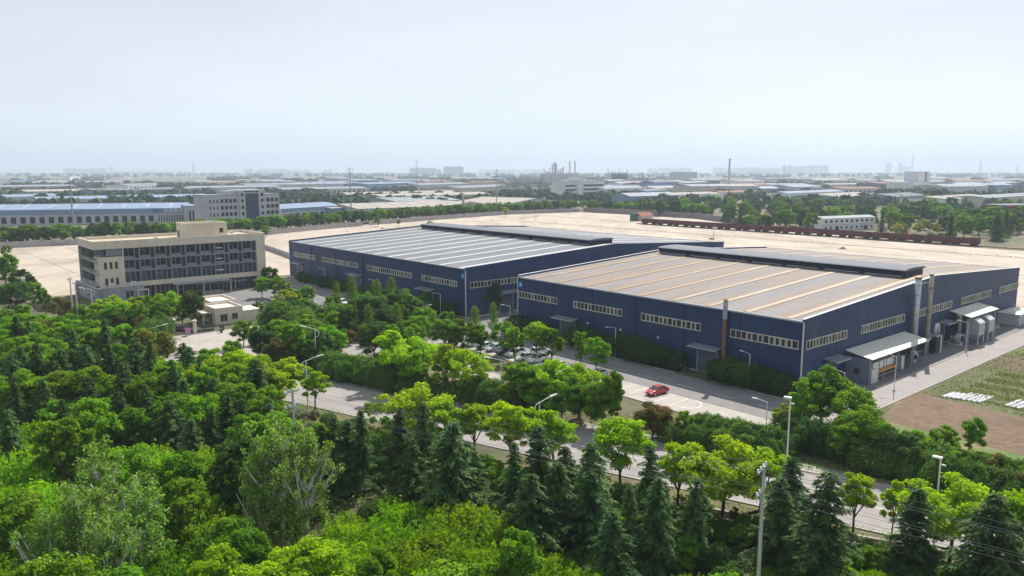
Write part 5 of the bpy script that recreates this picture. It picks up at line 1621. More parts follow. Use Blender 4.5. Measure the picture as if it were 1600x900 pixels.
for k in range(6): plant("shrub", 1232 + 18 * k, 645 + 5 * k, 4.4, Z_HG)
for k in range(8): plant("hedge", 640 + 26 * k, 588 + 5 * k, 3.6, Z_HG)
Z_CP = "around the car park"
for (k, px, py, h) in [("broad", 655, 492, 7), ("broad", 692, 497, 7), ("broad", 722, 498, 7), ("feather", 742, 478, 8), ("feather", 772, 472, 8), ("broad", 787, 500, 7), ("street", 838, 503, 7.5), ("broad", 862, 512, 7), ("broad", 908, 518, 7), ("broad", 932, 527, 6.5), ("broad", 700, 486, 7), ("broad", 805, 510, 7),
                       ("broad", 750, 505, 6.5), ("dark", 766, 436, 9), ("broad", 640, 505, 6), ("broad", 670, 480, 6)]:
    plant(k, px, py, h * 1.05, Z_CP, None, .95)
Z_OL = "between the office lot and the drive"
for (k, px, py, h) in [("feather", 525, 440, 8.5), ("feather", 550, 430, 9.5), ("feather", 588, 436, 9.5), ("feather", 612, 432, 9.5), ("dark", 565, 462, 8), ("dark", 588, 460, 8.5), ("dark", 618, 452, 9), ("dark", 640, 462, 8), ("broad", 520, 485, 7), ("dark", 430, 478, 8), ("broad", 378, 500, 6), ("broad", 456, 450, 7),
                       ("broad", 428, 430, 7), ("dark", 420, 416, 7), ("broad", 408, 432, 6.5), ("broad", 442, 436, 6.5), ("broad", 478, 446, 6), ("yellow", 445, 452, 7), ("broad", 655, 492, 6), ("dark", 500, 500, 6.5), ("broad", 480, 490, 7), ("purple", 562, 512, 3), ("bronze", 545, 515, 3.5), ("purple", 528, 512, 3.2), ("hedge", 535, 515, 3), ("hedge", 575, 522, 2.6), ("hedge", 600, 520, 2.6), ("broad", 400, 470, 4), ("dark", 455, 478, 6), ("broad", 660, 478, 6), ("bronze", 565, 532, 1.7), ("dark", 540, 478, 7.5)]:
    plant(k, px, py, h, Z_OL)
Z_OF = "in front of the office"
for (k, px, py, h) in [("street", 150, 466, 8), ("street", 178, 459, 8.5), ("street", 203, 462, 8.5), ("broad", 228, 460, 8.5), ("broad", 258, 456, 9), ("dark", 302, 452, 9), ("broad", 165, 475, 8), ("broad", 215, 472, 8), ("street", 190, 470, 8), ("broad", 245, 470, 7.5), ("broad", 282, 472, 6), ("broad", 5, 396, 11), ("dark", 30, 420, 9.5), ("broad", 50, 440, 8), ("dark", 20, 440, 9), ("broad", 68, 452, 7), ("olive", 88, 462, 6), ("olive", 105, 468, 6), ("broad", 125, 475, 6)]:
    plant(k, px, py, h, Z_OF)
Z_CO = "at the near corner of the second hall"
for (k, px, py, h) in [("broad", 1290, 569, 10), ("broad", 1255, 592, 8.5), ("broad", 1325, 600, 8), ("broad", 1352, 636, 7.5), ("broad", 1372, 655, 6.5), ("dark", 1400, 668, 6), ("broad", 1520, 650, 5.5), ("broad", 1476, 664, 5), ("broad", 1330, 660, 6), ("yellow", 1225, 630, 4.5), ("broad", 1440, 672, 5), ("dark", 1420, 690, 5)]:
    plant(k, px, py, h, Z_CO)
Z_W1 = "along the first hall's front"
for k in range(22):
    a = -183 + 4.1 * k
    if abs(a + 109.5) < 4 or abs(a + 189) < 4 or abs(a + 148.5) < 3.5: continue
    plant_at("shrub", *W(a + RNG.uniform(-.6, .6), -3.9 + RNG.uniform(-.3, .3))[:2], RNG.uniform(2.6, 4.2), Z_W1)
Z_W2 = "along the second hall's front"
for k in range(22):
    a = -71 + 3.3 * k
    if abs(a + 19) < 3.6 or abs(a + 56.5) < 3.6: continue
    plant_at("shrub", *W(a + RNG.uniform(-.5, .5), -2.3 + RNG.uniform(-.3, .3))[:2], RNG.uniform(3.4, 5.0), Z_W2, None, 1.15)
Z_TH = "in the thicket at the bottom"
for (px, py, h, v) in [(150, 688, 13, 0), (112, 740, 12, 1), (435, 648, 14, 1), (472, 664, 13, 2), (405, 700, 11, 0), (60, 790, 10, 2), (200, 735, 12, 2), (165, 790, 11, 1)]:
    plant("poplar", px, py, h, Z_TH, v)
for (px, py, h, w) in [(630, 780, 6, 1.1), (722, 782, 6.5, 1.2), (665, 828, 6, 1.1), (560, 852, 5.5, 1.0), (800, 828, 5.5, 1.1), (855, 858, 5, 1), (745, 850, 5.5, 1.1), (920, 880, 5, 1), (600, 815, 5.5, 1), (690, 875, 5, 1.1), (540, 810, 5, .9), (40, 650, 7, 1.2), (15, 690, 7, 1.2), (90, 668, 6.5, 1.1), (260, 700, 6.5, 1.1), (225, 685, 6, 1),
                       (300, 690, 6, 1.0), (320, 745, 6, 1.1), (270, 770, 6, 1.1), (35, 745, 6, 1.1), (360, 800, 5, 1), (420, 850, 5, 1.1), (480, 870, 5, 1.1), (300, 840, 5, 1.1), (20, 850, 5.5, 1.1), (240, 850, 5.5, 1.1), (110, 860, 5, 1)]:
    plant("thicket", px, py, h, Z_TH, None, w)
print("fills", fill(Z_TH, [("thicket", 3), ("broad", 2), ("street", 1)], [(0, 650), (120, 670), (360, 700), (400, 760), (520, 800), (640, 775), (760, 795), (930, 870), (960, 930), (0, 930)], 40, (6, 9), 3.2, 3),
      fill(Z_LC, [("cedar", 2), ("broad", 5), ("dark", 1)], [(0, 470), (90, 480), (200, 500), (320, 530), (430, 600), (520, 660), (470, 690), (340, 690), (120, 660), (0, 640)], 60, (7.5, 10), 3.6, 4),
      fill(Z_LC, [("street", 1), ("broad", 3), ("olive", 1)], [(0, 452), (110, 475), (260, 500), (300, 530), (200, 520), (0, 500)], 26, (7, 9), 3.6, 5),
      fill(Z_CED, [("thicket", 2), ("broad", 1), ("shrub", 2)], [(540, 760), (760, 770), (1000, 840), (1600, 900), (1600, 960), (560, 960)], 40, (4.5, 7), 2.6, 6),
      fill(Z_CED, [("thicket", 1), ("shrub", 1), ("broad", 1)], [(560, 690), (800, 720), (1000, 780), (1600, 880), (1600, 900), (900, 850), (560, 740)], 40, (3.0, 4.5), 2.4, 8),
      fill(Z_OL, [("broad", 4), ("dark", 2), ("hedge", 2), ("feather", 1)], [(430, 465), (520, 455), (660, 452), (745, 470), (770, 500), (640, 520), (560, 505), (500, 525), (430, 525)], 46, (5, 8), 2.6, 19),
      fill(Z_OF, [("broad", 2), ("hedge", 3), ("olive", 1)], [(120, 480), (200, 482), (300, 492), (290, 505), (220, 505), (130, 492)], 24, (3.2, 5.5), 2.6, 20),
      fill(Z_OL, [("broad", 3), ("dark", 2)], [(370, 505), (470, 500), (500, 530), (470, 545), (380, 540)], 10, (5.5, 7.5), 3.5, 9))
print("verge", fill("on the near verge of the street", [("hedge", 3), ("olive", 1), ("broad", 1)], [(480, 640), (640, 650), (760, 705), (1000, 752), (1300, 830), (1600, 880), (1600, 900), (1250, 860), (960, 790), (720, 740), (540, 690)], 110, (1.3, 2.6), 1.5, 17))
# the long tree line behind the yard wall, and the woods behind the train
Z_YW = "behind the yard wall"
line = [W(-405, -112), W(-395, -33), W(-389, 65), W(-424, 151), W(-448, 240), W(-464, 322), G(905, 328.5), G(1000, 333), G(1100, 339)]
for (p, q) in zip(line[:-1], line[1:]):
    d = Vector((q[0] - p[0], q[1] - p[1])); L = d.length; d.normalize()
    n = int(L / 6.2)
    for k in range(n):
        for row in range(2):
            t = (k + RNG.random() * .8) / n
            off = 1.5 + 7 * row + RNG.uniform(-1.5, 1.5)
            x, y = p[0] + d.x * L * t - d.y * off, p[1] + d.y * L * t + d.x * off
            if project(x, y, 0)[0] < -60: continue
            plant_at(RNG.choice(["broad", "broad", "dark"]), x, y, RNG.uniform(8.0, 11.0), Z_YW, None, 1.15)
for (px, py, h) in [(590, 337, 7.5), (623, 343, 4.5), (672, 345, 5), (8, 383, 6), (415, 352, 7)]:
    plant("broad", px, py, h, "in the yard before its wall", None, 1.3)
plant("street", 790, 322, 9, "in the yard before its wall")
Z_WD = "in the woods beyond the train"
print("woods", fill(Z_WD, [("broad", 3), ("dark", 3), ("cedar", 1)], [(930, 322), (960, 312), (1090, 302), (1300, 306), (1450, 300), (1620, 310), (1620, 340), (1500, 338), (1400, 330), (1290, 332), (1180, 338), (1060, 333)], 230, (9, 14), 6.0, 12, 9000),
      fill(Z_WD, [("yellow", 2), ("broad", 2), ("olive", 1)], [(1370, 340), (1500, 340), (1620, 345), (1620, 352), (1450, 350), (1375, 348)], 34, (5, 8), 5.0, 13),
      fill(Z_WD, [("dark", 1), ("hedge", 2)], [(1370, 362), (1440, 364), (1500, 362), (1470, 368), (1400, 366)], 14, (3, 4), 4.0, 14))
for (px, py, h) in [(1190, 334, 9), (1215, 332, 10), (1235, 330, 10), (1250, 335, 9), (1165, 338, 8), (1270, 338, 8)]:
    plant("dark", px, py, h, Z_WD, None, 1.2)
plant("broad", 1555, 322, 16, Z_WD); plant("dark", 1463, 295, 18, Z_WD)

CNT = {}
used = {}
for zone, items in ZONES.items():
    byk = {}
    for it in items: byk.setdefault(it[0], []).append(it)
    for kind, its in byk.items():
        its.sort(key=lambda t: project(t[1], t[2], t[3] * .7)[0])
        nm, desc, cat = NAMES[kind]
        for n, (k_, x, y, h, var, ws) in enumerate(its):
            pr_ = PROTO[kind]
            v = var if var is not None and var < len(pr_) else RNG.randrange(len(pr_) - (1 if kind == "cedar" else 0))
            tr, cm, h0 = pr_[v]
            s = h / h0
            if zone == Z_YW: nm = "roadside_tree"
            if zone == Z_WD and kind != "cedar": nm = "woodland_tree"
            lab = "%s, %s from the left %s" % (desc, ordinal(n + 1), zone) if len(its) > 1 else "%s %s" % (desc, zone)
            r = empty(nm, (x, y, 0), RNG.uniform(0, 6.283), lab, cat, "%ss %s" % (desc, zone) if len(its) > 1 else None)
            w = s * ws * (RNG.uniform(.72, 1.25) if kind == 'cedar' else RNG.uniform(.82, 1.16))
            r.scale = (w, w, s)
            r.rotation_euler = (RNG.gauss(0, .035), RNG.gauss(0, .035), r.rotation_euler[2])
            place("trunk", tr, r); place("crown", cm, r)
            CNT[kind] = CNT.get(kind, 0) + 1
print("trees", CNT, sum(CNT.values()))

# undergrowth between the trees on this side of the street: too dense to count
def undergrowth(name, label, poly, n, lm, hmax, lf, seed, cond=None):
    r = np.random.default_rng(seed)
    xs = [p[0] for p in poly]; ys = [p[1] for p in poly]
    P = []
    while len(P) < n:
        q = np.stack([r.uniform(min(xs), max(xs), 4000), r.uniform(min(ys), max(ys), 4000)], 1)
        for x, y in q:
            if len(P) < n and inpoly(x, y, poly) and (cond is None or cond(x, y)): P.append((x, y))
    P = np.array(P)
    patch = .5 + .5 * np.sin(P[:, 0] * .35 + 1.3 * np.sin(P[:, 1] * .21)) * np.cos(P[:, 1] * .42)
    z = hmax * patch * r.random(n) ** .7 + .05
    pos = np.column_stack([P, z])
    sz = lf * r.uniform(.6, 1.4, n)
    V, Q = leaves(pos, r.normal(size=(n, 3)) * .6 + np.array([0, 0, .8]), r.normal(size=(n, 3)), sz, sz * .5)
    me = np_mesh(name, V, Q, np.clip(r.random(n) * .6 + .4 * patch, 0, 1), lm)
    o = bpy.data.objects.new(name, me); COL.objects.link(o)
    tag(o, label, "undergrowth", kind="stuff")
near_poly = [G(-60, 480), G(430, 560), G(760, 720), G(1660, 860), (60, 40), (20, 42), (-60, 42), (-90, 80)]
undergrowth("undergrowth", "low leafy undergrowth between the cedars and bushes", near_poly, 70000, LM["broad"], 1.5, .3, 3, lambda x, y: street_off(x, y) < -14.8)
undergrowth("verge_plants", "mixed low plants on the verge beyond the street", [st(-84, 1.0)[:2], st(80, 1.0)[:2], st(80, 9)[:2], st(-84, 9)[:2]], 26000, LM["hedge"], 1.0, .26, 4, lambda x, y: not blocked(x, y))
undergrowth("grass_tufts", "tufts of grass and weeds on the plots beside the field", [W(13, 17)[:2], W(45, 14)[:2], W(60, 100)[:2], W(13, 100)[:2]], 26000, LM["hedge"], .5, .3, 5, lambda x, y: S(x, y)[0] > 12.8)
undergrowth("lawn_grass", "short grass under the car park trees", [W(-72, -29.8)[:2], W(-38, -29.8)[:2], W(-38, -22.4)[:2], W(-72, -22.4)[:2]], 9000, LM["olive"], .12, .16, 6)

# low clipped yellow-green hedge strip on the far kerb
undergrowth("kerb_hedge", "low clipped yellow-green hedge strip along the far kerb", [st(-66, .5)[:2], st(-38, .5)[:2], st(-38, 1.7)[:2], st(-66, 1.7)[:2]], 9000, LM["yellow"], .8, .2, 8)
undergrowth("plot_crops", "green vegetable leaves growing on the plots by the field", [W(17, 20)[:2], W(44, 17)[:2], W(48, 44)[:2], W(17, 44)[:2]], 16000, LM["olive"], .5, .26, 9, lambda x, y: math.sin(S(x, y)[1] * 1.1) > -.2 or S(x, y)[0] > 30)

def near_slot(x, y):
    a, b = S(x, y)
    return min(abs(b - (266 + (a + 386) * .0114)), abs(b - 150) if a < -205 else 99, abs(b - 203), abs(b + 18) if a < -205 else 99, abs(b - 116)) < .9
undergrowth("yard_weeds", "thin lines of weeds growing in the yard joints", [W(-380, -70)[:2], W(-205, -70)[:2], W(-205, 112)[:2], W(95, 114)[:2], W(95, 300)[:2], W(-380, 300)[:2]], 2600, LM["olive"], .5, .55, 10, near_slot)
# ------------------------------------------------------------------ the industrial plain beyond
def fm(n, c, **k): return mat("far_" + n, c, rough=k.pop("rough", .8), var=k.pop("var", .12), scale=k.pop("scale", .1), spec=.06, **k)
f_white, f_grey, f_blue, f_beige = fm("white_wall", (.66, .67, .68)), fm("grey_wall", (.44, .45, .48)), fm("blue_wall", (.16, .24, .38)), fm("beige_wall", (.47, .43, .37))
f_roofb, f_roofg, f_rooft, f_roofr, f_roofd = fm("bluegrey_roof", (.22, .28, .40), rough=.6), fm("grey_roof", (.26, .28, .33), rough=.6), fm("tan_roof", (.36, .32, .29), rough=.7), fm("red_roof", (.30, .13, .09)), fm("dark_roof", (.16, .18, .22))
f_dark, f_band, f_red = fm("dark_opening", (.03, .035, .045), rough=.3), fm("blue_band", (.20, .29, .44)), fm("red_wall", (.30, .045, .045))
f_steel = fm("pylon_steel", (.30, .31, .33))
f_skl = fm("pale_skylight", (.36, .39, .42))
def facade(p0, p1, h, depth, wall, roof, label, name="factory_hall", cat="factory hall", roofkind="shed", rise=2.0, wins=(), winm=None, band=None, group=None, bays=1):
    x0, y0 = G(*p0); x1, y1 = G(*p1)
    L = math.hypot(x1 - x0, y1 - y0)
    r = empty(name, (x0, y0, 0), math.atan2(y1 - y0, x1 - x0), label, cat, group)
    MB().box(0, L, 0, depth, 0, h).build("wall", wall, r)
    ov = .3
    q = MB()
    if roofkind == "flat":
        q.box(-ov, L + ov, -ov, depth + ov, h + .01, h + .5)
    elif roofkind == "shed":
        q.prism([(-ov, h + .01), (depth / 2, h + rise), (depth + ov, h + .01)], -ov, L + ov, 'x')
    elif roofkind == "gable":        # gables face the viewer, several bays side by side
        for k in range(bays):
            a, b = L * k / bays, L * (k + 1) / bays
            q.prism([(a - ov, h + .01), ((a + b) / 2, h + rise), (b + ov - .01, h + .01)], -ov, depth + ov, 'y')
            MB().prism([(a, h + .005), ((a + b) / 2, h + rise - .2), (b, h + .005)], -ov - .15, -ov - .02, 'y').build("gable_wall", wall, r)
    q.build("roof", roof, r)
    if roofkind in ("shed",) and L > 60:
        sk = MB()
        for k in range(int(L / 16)):
            u = 8 + 16 * k
            sk.prism([(depth * .08, h + rise * .16 + .1), (depth * .44, h + rise * .88 + .1), (depth * .44, h + rise * .88 + .2), (depth * .08, h + rise * .16 + .2)], u, u + 1.6, 'x')
        sk.build("skylights", f_skl, r)["kind"] = "stuff"
    if band:
        MB().box(-.1, L + .1, -.25, -.005, h - band, h - .005).build("fascia_band", f_band, r)
    for (u0, u1, z0, z1) in wins:
        w = MB().box(u0 * L, u1 * L, -.12, -.004, z0, z1).build("window", winm or f_dark, r)
    return r, L
def grid(n, u0, u1, z0, z1, frac=.6):
    s = (u1 - u0) / n
    return [(u0 + s * (k + .5 - frac / 2), u0 + s * (k + .5 + frac / 2), z0, z1) for k in range(n)]

A, LA = facade((-70, 354), (291, 347.5), 10.8, 46, f_grey, f_roofb, "long pale factory hall with blue fascia and lettering beyond the tree line", rise=3.2, band=3.6, wins=grid(21, .02, .86, 1.2, 5.6, .55) + grid(10, .87, .99, 1.0, 5.8, .4))
def sign(body, px, size, m, nm):
    u = (px + 70) / 361.0
    o = text_obj(nm, body, size, m, A, (u * LA, -.35, 8.9), (math.pi / 2, 0, 0), .08)
m_signblue = mat("sign_letter_blue", (.02, .06, .45), rough=.4, var=.02)
sign("BJD", 243.5, 4.2, m_signblue, "sign_letters"); sign("天宝集团", 271, 3.4, m_white, "sign_letters")
facade((292, 350), (326, 349), 12.5, 30, f_grey, f_roofb, "pale link block with slit windows beside the grey office tower", "office_block", "building", "flat", wins=grid(3, .1, .55, 1, 9.5, .5) + grid(1, .7, .95, 4.5, 6.5, .9) + grid(1, .7, .95, 7.5, 9.5, .9))
B, LB = facade((325, 354), (438, 347.5), 21, 18, f_grey, f_roofg, "grey five-storey office block with blue glass centre", "office_block", "office building", "flat",
               wins=[w for z in (2.0, 6.6, 11.2, 15.8) for w in grid(3, .02, .16, z, z + 2.4, .35) + grid(4, .17, .40, z, z + 2.6, .66) + grid(1, .43, .48, z, z + 2.4, .8) + grid(1, .72, .77, z, z + 2.4, .8) + grid(3, .80, .99, z, z + 2.6, .7)])
MB().box(LB * .42, LB * .78, -1.2, 16, 0, 24.5).build("centre_block", f_grey, B)
gc = MB().box(LB * .505, LB * .685, -1.45, -1.21, 1, 22).build("glass_wall", fm("tower_glass", (.04, .07, .12), rough=.15), B)
MB().box(LB * .30, LB * .42 - .01, 2, 16, 21.5, 24.0).build("roof_house", f_grey, B)
for k in range(4): MB().box(LB * (.50 + .05 * k), LB * (.535 + .05 * k), -1.3, -1.205, 22.8, 23.9).build("window", f_dark, B)
for z in (2.0, 6.6, 11.2, 15.8, 20):
    for u in (.445, .72): MB().box(LB * u, LB * (u + .035), -1.32, -1.21, z, z + 2.2).build("window", f_dark, B)
facade((440, 346), (536, 338.5), 9.5, 40, f_grey, f_roofb, "pale hall with blue fascia right of the grey office block", rise=2.5, band=2.6, wins=grid(9, .1, .98, 1.5, 5.5, .6))
facade((520, 341), (562, 338), 8, 60, f_blue, f_rooft, "low blue-walled hall with tan roof behind the pylon", rise=2)
facade((560, 342), (692, 336.5), 8.0, 70, f_grey, f_rooft, "tan roofed hall with a row of dark loading openings", rise=3, wins=grid(12, .33, .99, 1, 5, .6))
facade((620, 330), (720, 326), 9, 70, f_grey, f_roofg, "grey roofed hall behind the loading openings", rise=3)
facade((690, 337), (775, 331), 6, 60, f_grey, f_rooft, "tan gabled hall with bent grey exhaust in front", roofkind="gable", rise=5)
facade((772, 333), (895, 325.5), 6, 70, f_grey, f_rooft, "widest tan gabled hall near the striped office", roofkind="gable", rise=6)
ex_ = MB(); x_, y_ = G(724, 335)
ex_.tube([(0, 0, 0), (0, 0, 17), (-.8, 0, 18.5), (-2.6, 0, 19)], 1.1, 10)
tag(ex_.build("bent_exhaust", f_grey, loc=(x_, y_, 0), smooth=True), "bent grey exhaust pipe before the tan gabled hall", "exhaust pipe")
Gb, LG = facade((882, 313), (944, 310), 24, 22, f_white, f_roofg, "white five-storey building with dark ribbon windows", "office_block", "office building", "flat", wins=[(0.02, .26, z, z + 2.2) for z in (2, 7, 12, 17.5)] + [(.42, .98, z, z + 2.4) for z in (2, 7, 12, 17.5, )])
MB().box(LG * .28, LG * .42, -2.2, 16, 0, 28).build("stair_tower", f_white, Gb)
# halls further back, left half
lst = [(-40, 322, 96, 318, 9, f_roofb, f_grey), (60, 326, 330, 319, 9, f_roofb, f_grey), (20, 310, 190, 306, 9, f_rooft, f_grey), (150, 309, 306, 304.5, 10, f_roofd, f_blue), (300, 303, 440, 300, 10, f_roofg, f_grey), (440, 305, 575, 302, 9, f_roofg, f_beige),
       (385, 299, 545, 296, 12, f_roofg, f_grey), (545, 316, 720, 311, 9, f_rooft, f_beige), (575, 300, 652, 296, 14, f_roofb, f_blue), (655, 299, 735, 295.5, 12, f_roofg, f_grey), (720, 306, 800, 301, 12, f_roofg, f_beige), (600, 322, 770, 316, 10, f_rooft, f_beige), (-30, 299, 120, 296, 8, f_roofg, f_beige), (60, 290, 200, 288, 8, f_rooft, f_white), (200, 296, 290, 293, 9, f_roofg, f_white),
       (330, 292, 420, 290, 10, f_roofr, f_beige), (470, 293, 560, 290, 10, f_roofb, f_white)]
LABW = ["blue-grey roofed", "tan roofed", "dark roofed", "grey roofed", "red roofed"]
def rdesc(m): return {f_roofb.name: "blue-grey roofed", f_rooft.name: "tan roofed", f_roofd.name: "dark roofed", f_roofg.name: "grey roofed", f_roofr.name: "red roofed"}[m.name]
for k, (a, b, c, d, h, rm, wm) in enumerate(sorted(lst)):
    facade((a, b), (c, d), h, 50, wm, rm, "%s distant hall left of the refinery, %s from the left" % (rdesc(rm), ordinal(k + 1)), rise=2.4, wins=grid(16, .02, .98, 2, 5.5, .5), group="distant halls left of the refinery")
rr = random.Random(31)
lst2 = [(945, 311, 1010, 308, 14, f_roofg, f_white), (1010, 312, 1045, 309, 11, f_blue, f_blue), (985, 321, 1060, 318, 10, f_roofg, f_blue), (1022, 301, 1060, 299, 18, f_roofd, f_blue), (1050, 316, 1130, 313, 9, f_rooft, f_white), (1130, 313, 1205, 311, 10, f_roofr, f_beige), (1230, 318, 1318, 313, 12, f_roofb, f_white),
        (1310, 322, 1370, 317, 10, f_rooft, f_blue), (1400, 322, 1450, 318, 10, f_blue, f_blue), (1480, 327, 1550, 321, 10, f_rooft, f_white), (1545, 326, 1640, 318, 11, f_roofg, f_beige)]
for k in range(46):
    px = rr.uniform(960, 1600); D = rr.uniform(285, 306)
    w = rr.uniform(28, 90) * (D - 262) / 40
    lst2.append((px - w / 2, D, px + w / 2, D - rr.uniform(.4, 2.0), rr.uniform(8, 15), rr.choice([f_roofg, f_rooft, f_roofb, f_roofg, f_roofr]), rr.choice([f_white, f_grey, f_beige, f_blue])))
fix = {f_blue.name: f_roofd}
for k, (a, b, c, d, h, rm, wm) in enumerate(sorted(lst2, key=lambda t: t[0])):
    rm = fix.get(rm.name, rm)
    facade((a, b), (c, d), h, rr.uniform(25, 55), wm, rm, "%s distant hall right of the refinery, %s from the left" % (rdesc(rm), ordinal(k + 1)), rise=rr.uniform(1.5, 3.5), wins=grid(8, .04, .96, 2, 5, .5) if b > 300 else (), group="distant halls right of the refinery")
for k in range(34):
    px = rr.uniform(-30, 950); D = rr.uniform(281, 294)
    w = rr.uniform(20, 70) * (D - 258) / 40
    rm, wm = rr.choice([f_roofg, f_rooft, f_roofb, f_roofg, f_roofr]), rr.choice([f_white, f_grey, f_beige, f_blue])
    facade((px - w / 2, D), (px + w / 2, D - rr.uniform(.2, 1.0)), rr.uniform(8, 14), rr.uniform(25, 50), wm, rm, "%s low hall near the left horizon, number %s along" % (rdesc(rm), ordinal(k + 1)), rise=2.0, group="low halls near the left horizon")
# the white works quarters behind the train and the small houses
Wb, LW = facade((1284, 361.5), (1366, 357.5), 8.0, 10, f_white, f_roofg, "white two-storey building with small dark windows behind the train", "quarters_building", "building", "shed", 1.2, wins=grid(10, .02, .99, 5.2, 6.8, .42) + grid(10, .02, .99, 1.2, 2.6, .36))
MB().box(.25 * LW, .31 * LW, -.2, -.121, 0, 2.8).build("door", f_dark, Wb); MB().box(.79 * LW, .86 * LW, -.2, -.121, 0, 2.8).build("door", f_dark, Wb)
MB().box(-.1, LW + .1, -.3, -.005, 3.7, 4.0).build("ledge", f_grey, Wb)
for k, (a, b, c, d) in enumerate([(1194, 348, 1226, 345), (1236, 343, 1276, 341), (1268, 339, 1292, 338)]):
    facade((a, b), (c, d), 4.2, 9, f_beige, f_roofr, "small house with reddish roof by the woods, %s from the left" % ordinal(k + 1), "small_house", "house", "shed", 2.4, wins=grid(3, .1, .9, 1, 2.4, .4), group="reddish roofed houses by the woods")
facade((1577, 347), (1625, 344), 12, 20, f_red, f_roofd, "dark red building at the right edge beyond the trees", "office_block", "building", "flat", wins=grid(4, .45, .95, 6, 9, .7))
facade((990, 345.5), (999, 345), 5.5, 4, fm("green_shed", (.06, .14, .11)), f_roofd, "small green shed at the train's far end", "small_shed", "shed", "flat")
facade((1001, 345.5), (1020, 344.5), 4, 8, f_beige, f_roofr, "small pinkish roofed hut beside the green shed", "small_shed", "hut", "shed", 2.5)
tw, LT = facade((1411, 306), (1452, 302), 20, 25, f_white, f_roofg, "white tower block with stepped top among the right-hand halls", "tower_block", "building", "flat")
MB().box(LT * .52, LT * .98, 0.5, 22, 20.5, 37).build("upper_tower", f_white, tw); MB().box(LT * .78, LT * .84, .1, .496, 21, 36).build("dark_strip", f_dark, tw)
facade((1065, 287), (1089, 286.5), 34, 40, f_grey, f_roofg, "grey slab building on the horizon right of the refinery", "tower_block", "building", "flat")
rub = MB()
hx, hy = G(1395, 372)
for (px, py, s, lab) in [(1395, 371, 4.5, "dark scrap heap beyond the train near the white building"), (1420, 369, 5.5, "brown earth heap beyond the train"), (1112, 374, 1.6, "small spoil heap at the foot of the yard mast"), (1317, 389, 1.8, "small dark heap on the pale yard"), (597, 357, 1.2, "small heap at the foot of the yard wall")]:
    x, y = G(px, py)
    b_ = MB(); n = 10
    ring = [[(s * rad * math.cos(6.283 * i / n) * RNG.uniform(.8, 1.2), s * rad * math.sin(6.283 * i / n) * RNG.uniform(.8, 1.2), s * z * RNG.uniform(.8, 1.15)) for i in range(n)] for rad, z in ((1.2, 0), (.85, .25), (.4, .5))]
    for q in ring: b_.v += q
    b_.v.append((0, 0, s * .58))
    for j in range(2):
        for i in range(n):
            i2 = (i + 1) % n; b_.f.append((j * n + i, j * n + i2, (j + 1) * n + i2, (j + 1) * n + i)); b_.m.append(0)
    for i in range(n): b_.f.append((2 * n + i, 2 * n + (i + 1) % n, 3 * n)); b_.m.append(0)
    tag(b_.build("spoil_heap", m_rust if s > 5 else m_dark, loc=(x, y, 0)), lab, "heap")

# pylons, masts, chimneys
def mono(px, ytop, ybase, label, arms=4, r=.5, nm="steel_pylon", cat="pylon"):
    x, y = G(px, ybase)
    d = y
    h = CAM_H - (ytop - HORIZON) * (CAM_H / (ybase - HORIZON))
    o = empty(nm, (x, y, 0), TH, label, cat, "tall steel pylons")
    MB().tube([(0, 0, 0), (0, 0, h)], [r, r * .45], 8).build("shaft", f_steel, o)
    for k in range(arms):
        z = h - 1 - k * h * .075
        w = 2.6 + .5 * (k % 2)
        MB().box(-.1, .1, -w, w, z - .15, z + .1).build("crossarm", f_steel, o)
        for s in (-1, 1): MB().tube([(0, s * w * .9, z), (0, s * w * .9, z - 1.2)], .1, 5).build("insulator", f_dark, o)
mono(117, 284, 378, "pale steel pylon rising behind the office roof", 3, .55)
mono(549, 262, 347, "tall pylon beside the first hall's back corner", 5, .55)
mono(652, 250, 300, "tall thin pylon left of the two pale towers", 5, .7)
mono(776, 264, 332, "pylon standing before the wide tan gabled hall", 4, .5)
mono(508, 266, 300, "thin pylon above the grey halls", 4, .6)
mono(1003, 270, 316, "thin pylon right of the white striped building", 4, .5)
mono(1106, 278, 314, "small pylon before the tall chimney", 3, .4)
mono(1115, 352, 374, "slim mast standing in the middle of the yard", 1, .18, "yard_mast", "mast")
mono(837, 336, 345, "short mast near the yard's back corner", 1, .15, "yard_mast", "mast")
mono(817, 338, 350, "thin mast beside the back yard corner post", 1, .15, "yard_mast", "mast")
def stack(px, ytop, ybase, r, label, nm="chimney", cat="chimney", m=None):
    x, y = G(px, ybase)
    h = CAM_H - (ytop - HORIZON) * (CAM_H / (ybase - HORIZON))
    o = empty(nm, (x, y, 0), 0, label, cat)
    MB().tube([(0, 0, 0), (0, 0, h)], [r, r * .7], 12).build("shaft", m or f_grey, o)
    for k in (.6, .8, .97): MB().tube([(0, 0, h * k), (0, 0, h * k + 1.0)], r * (1.12 - .3 * k) + .25, 12).build("platform_ring", f_steel, o)
stack(1138, 248, 302, 2.0, "tall slender factory chimney above the woods")
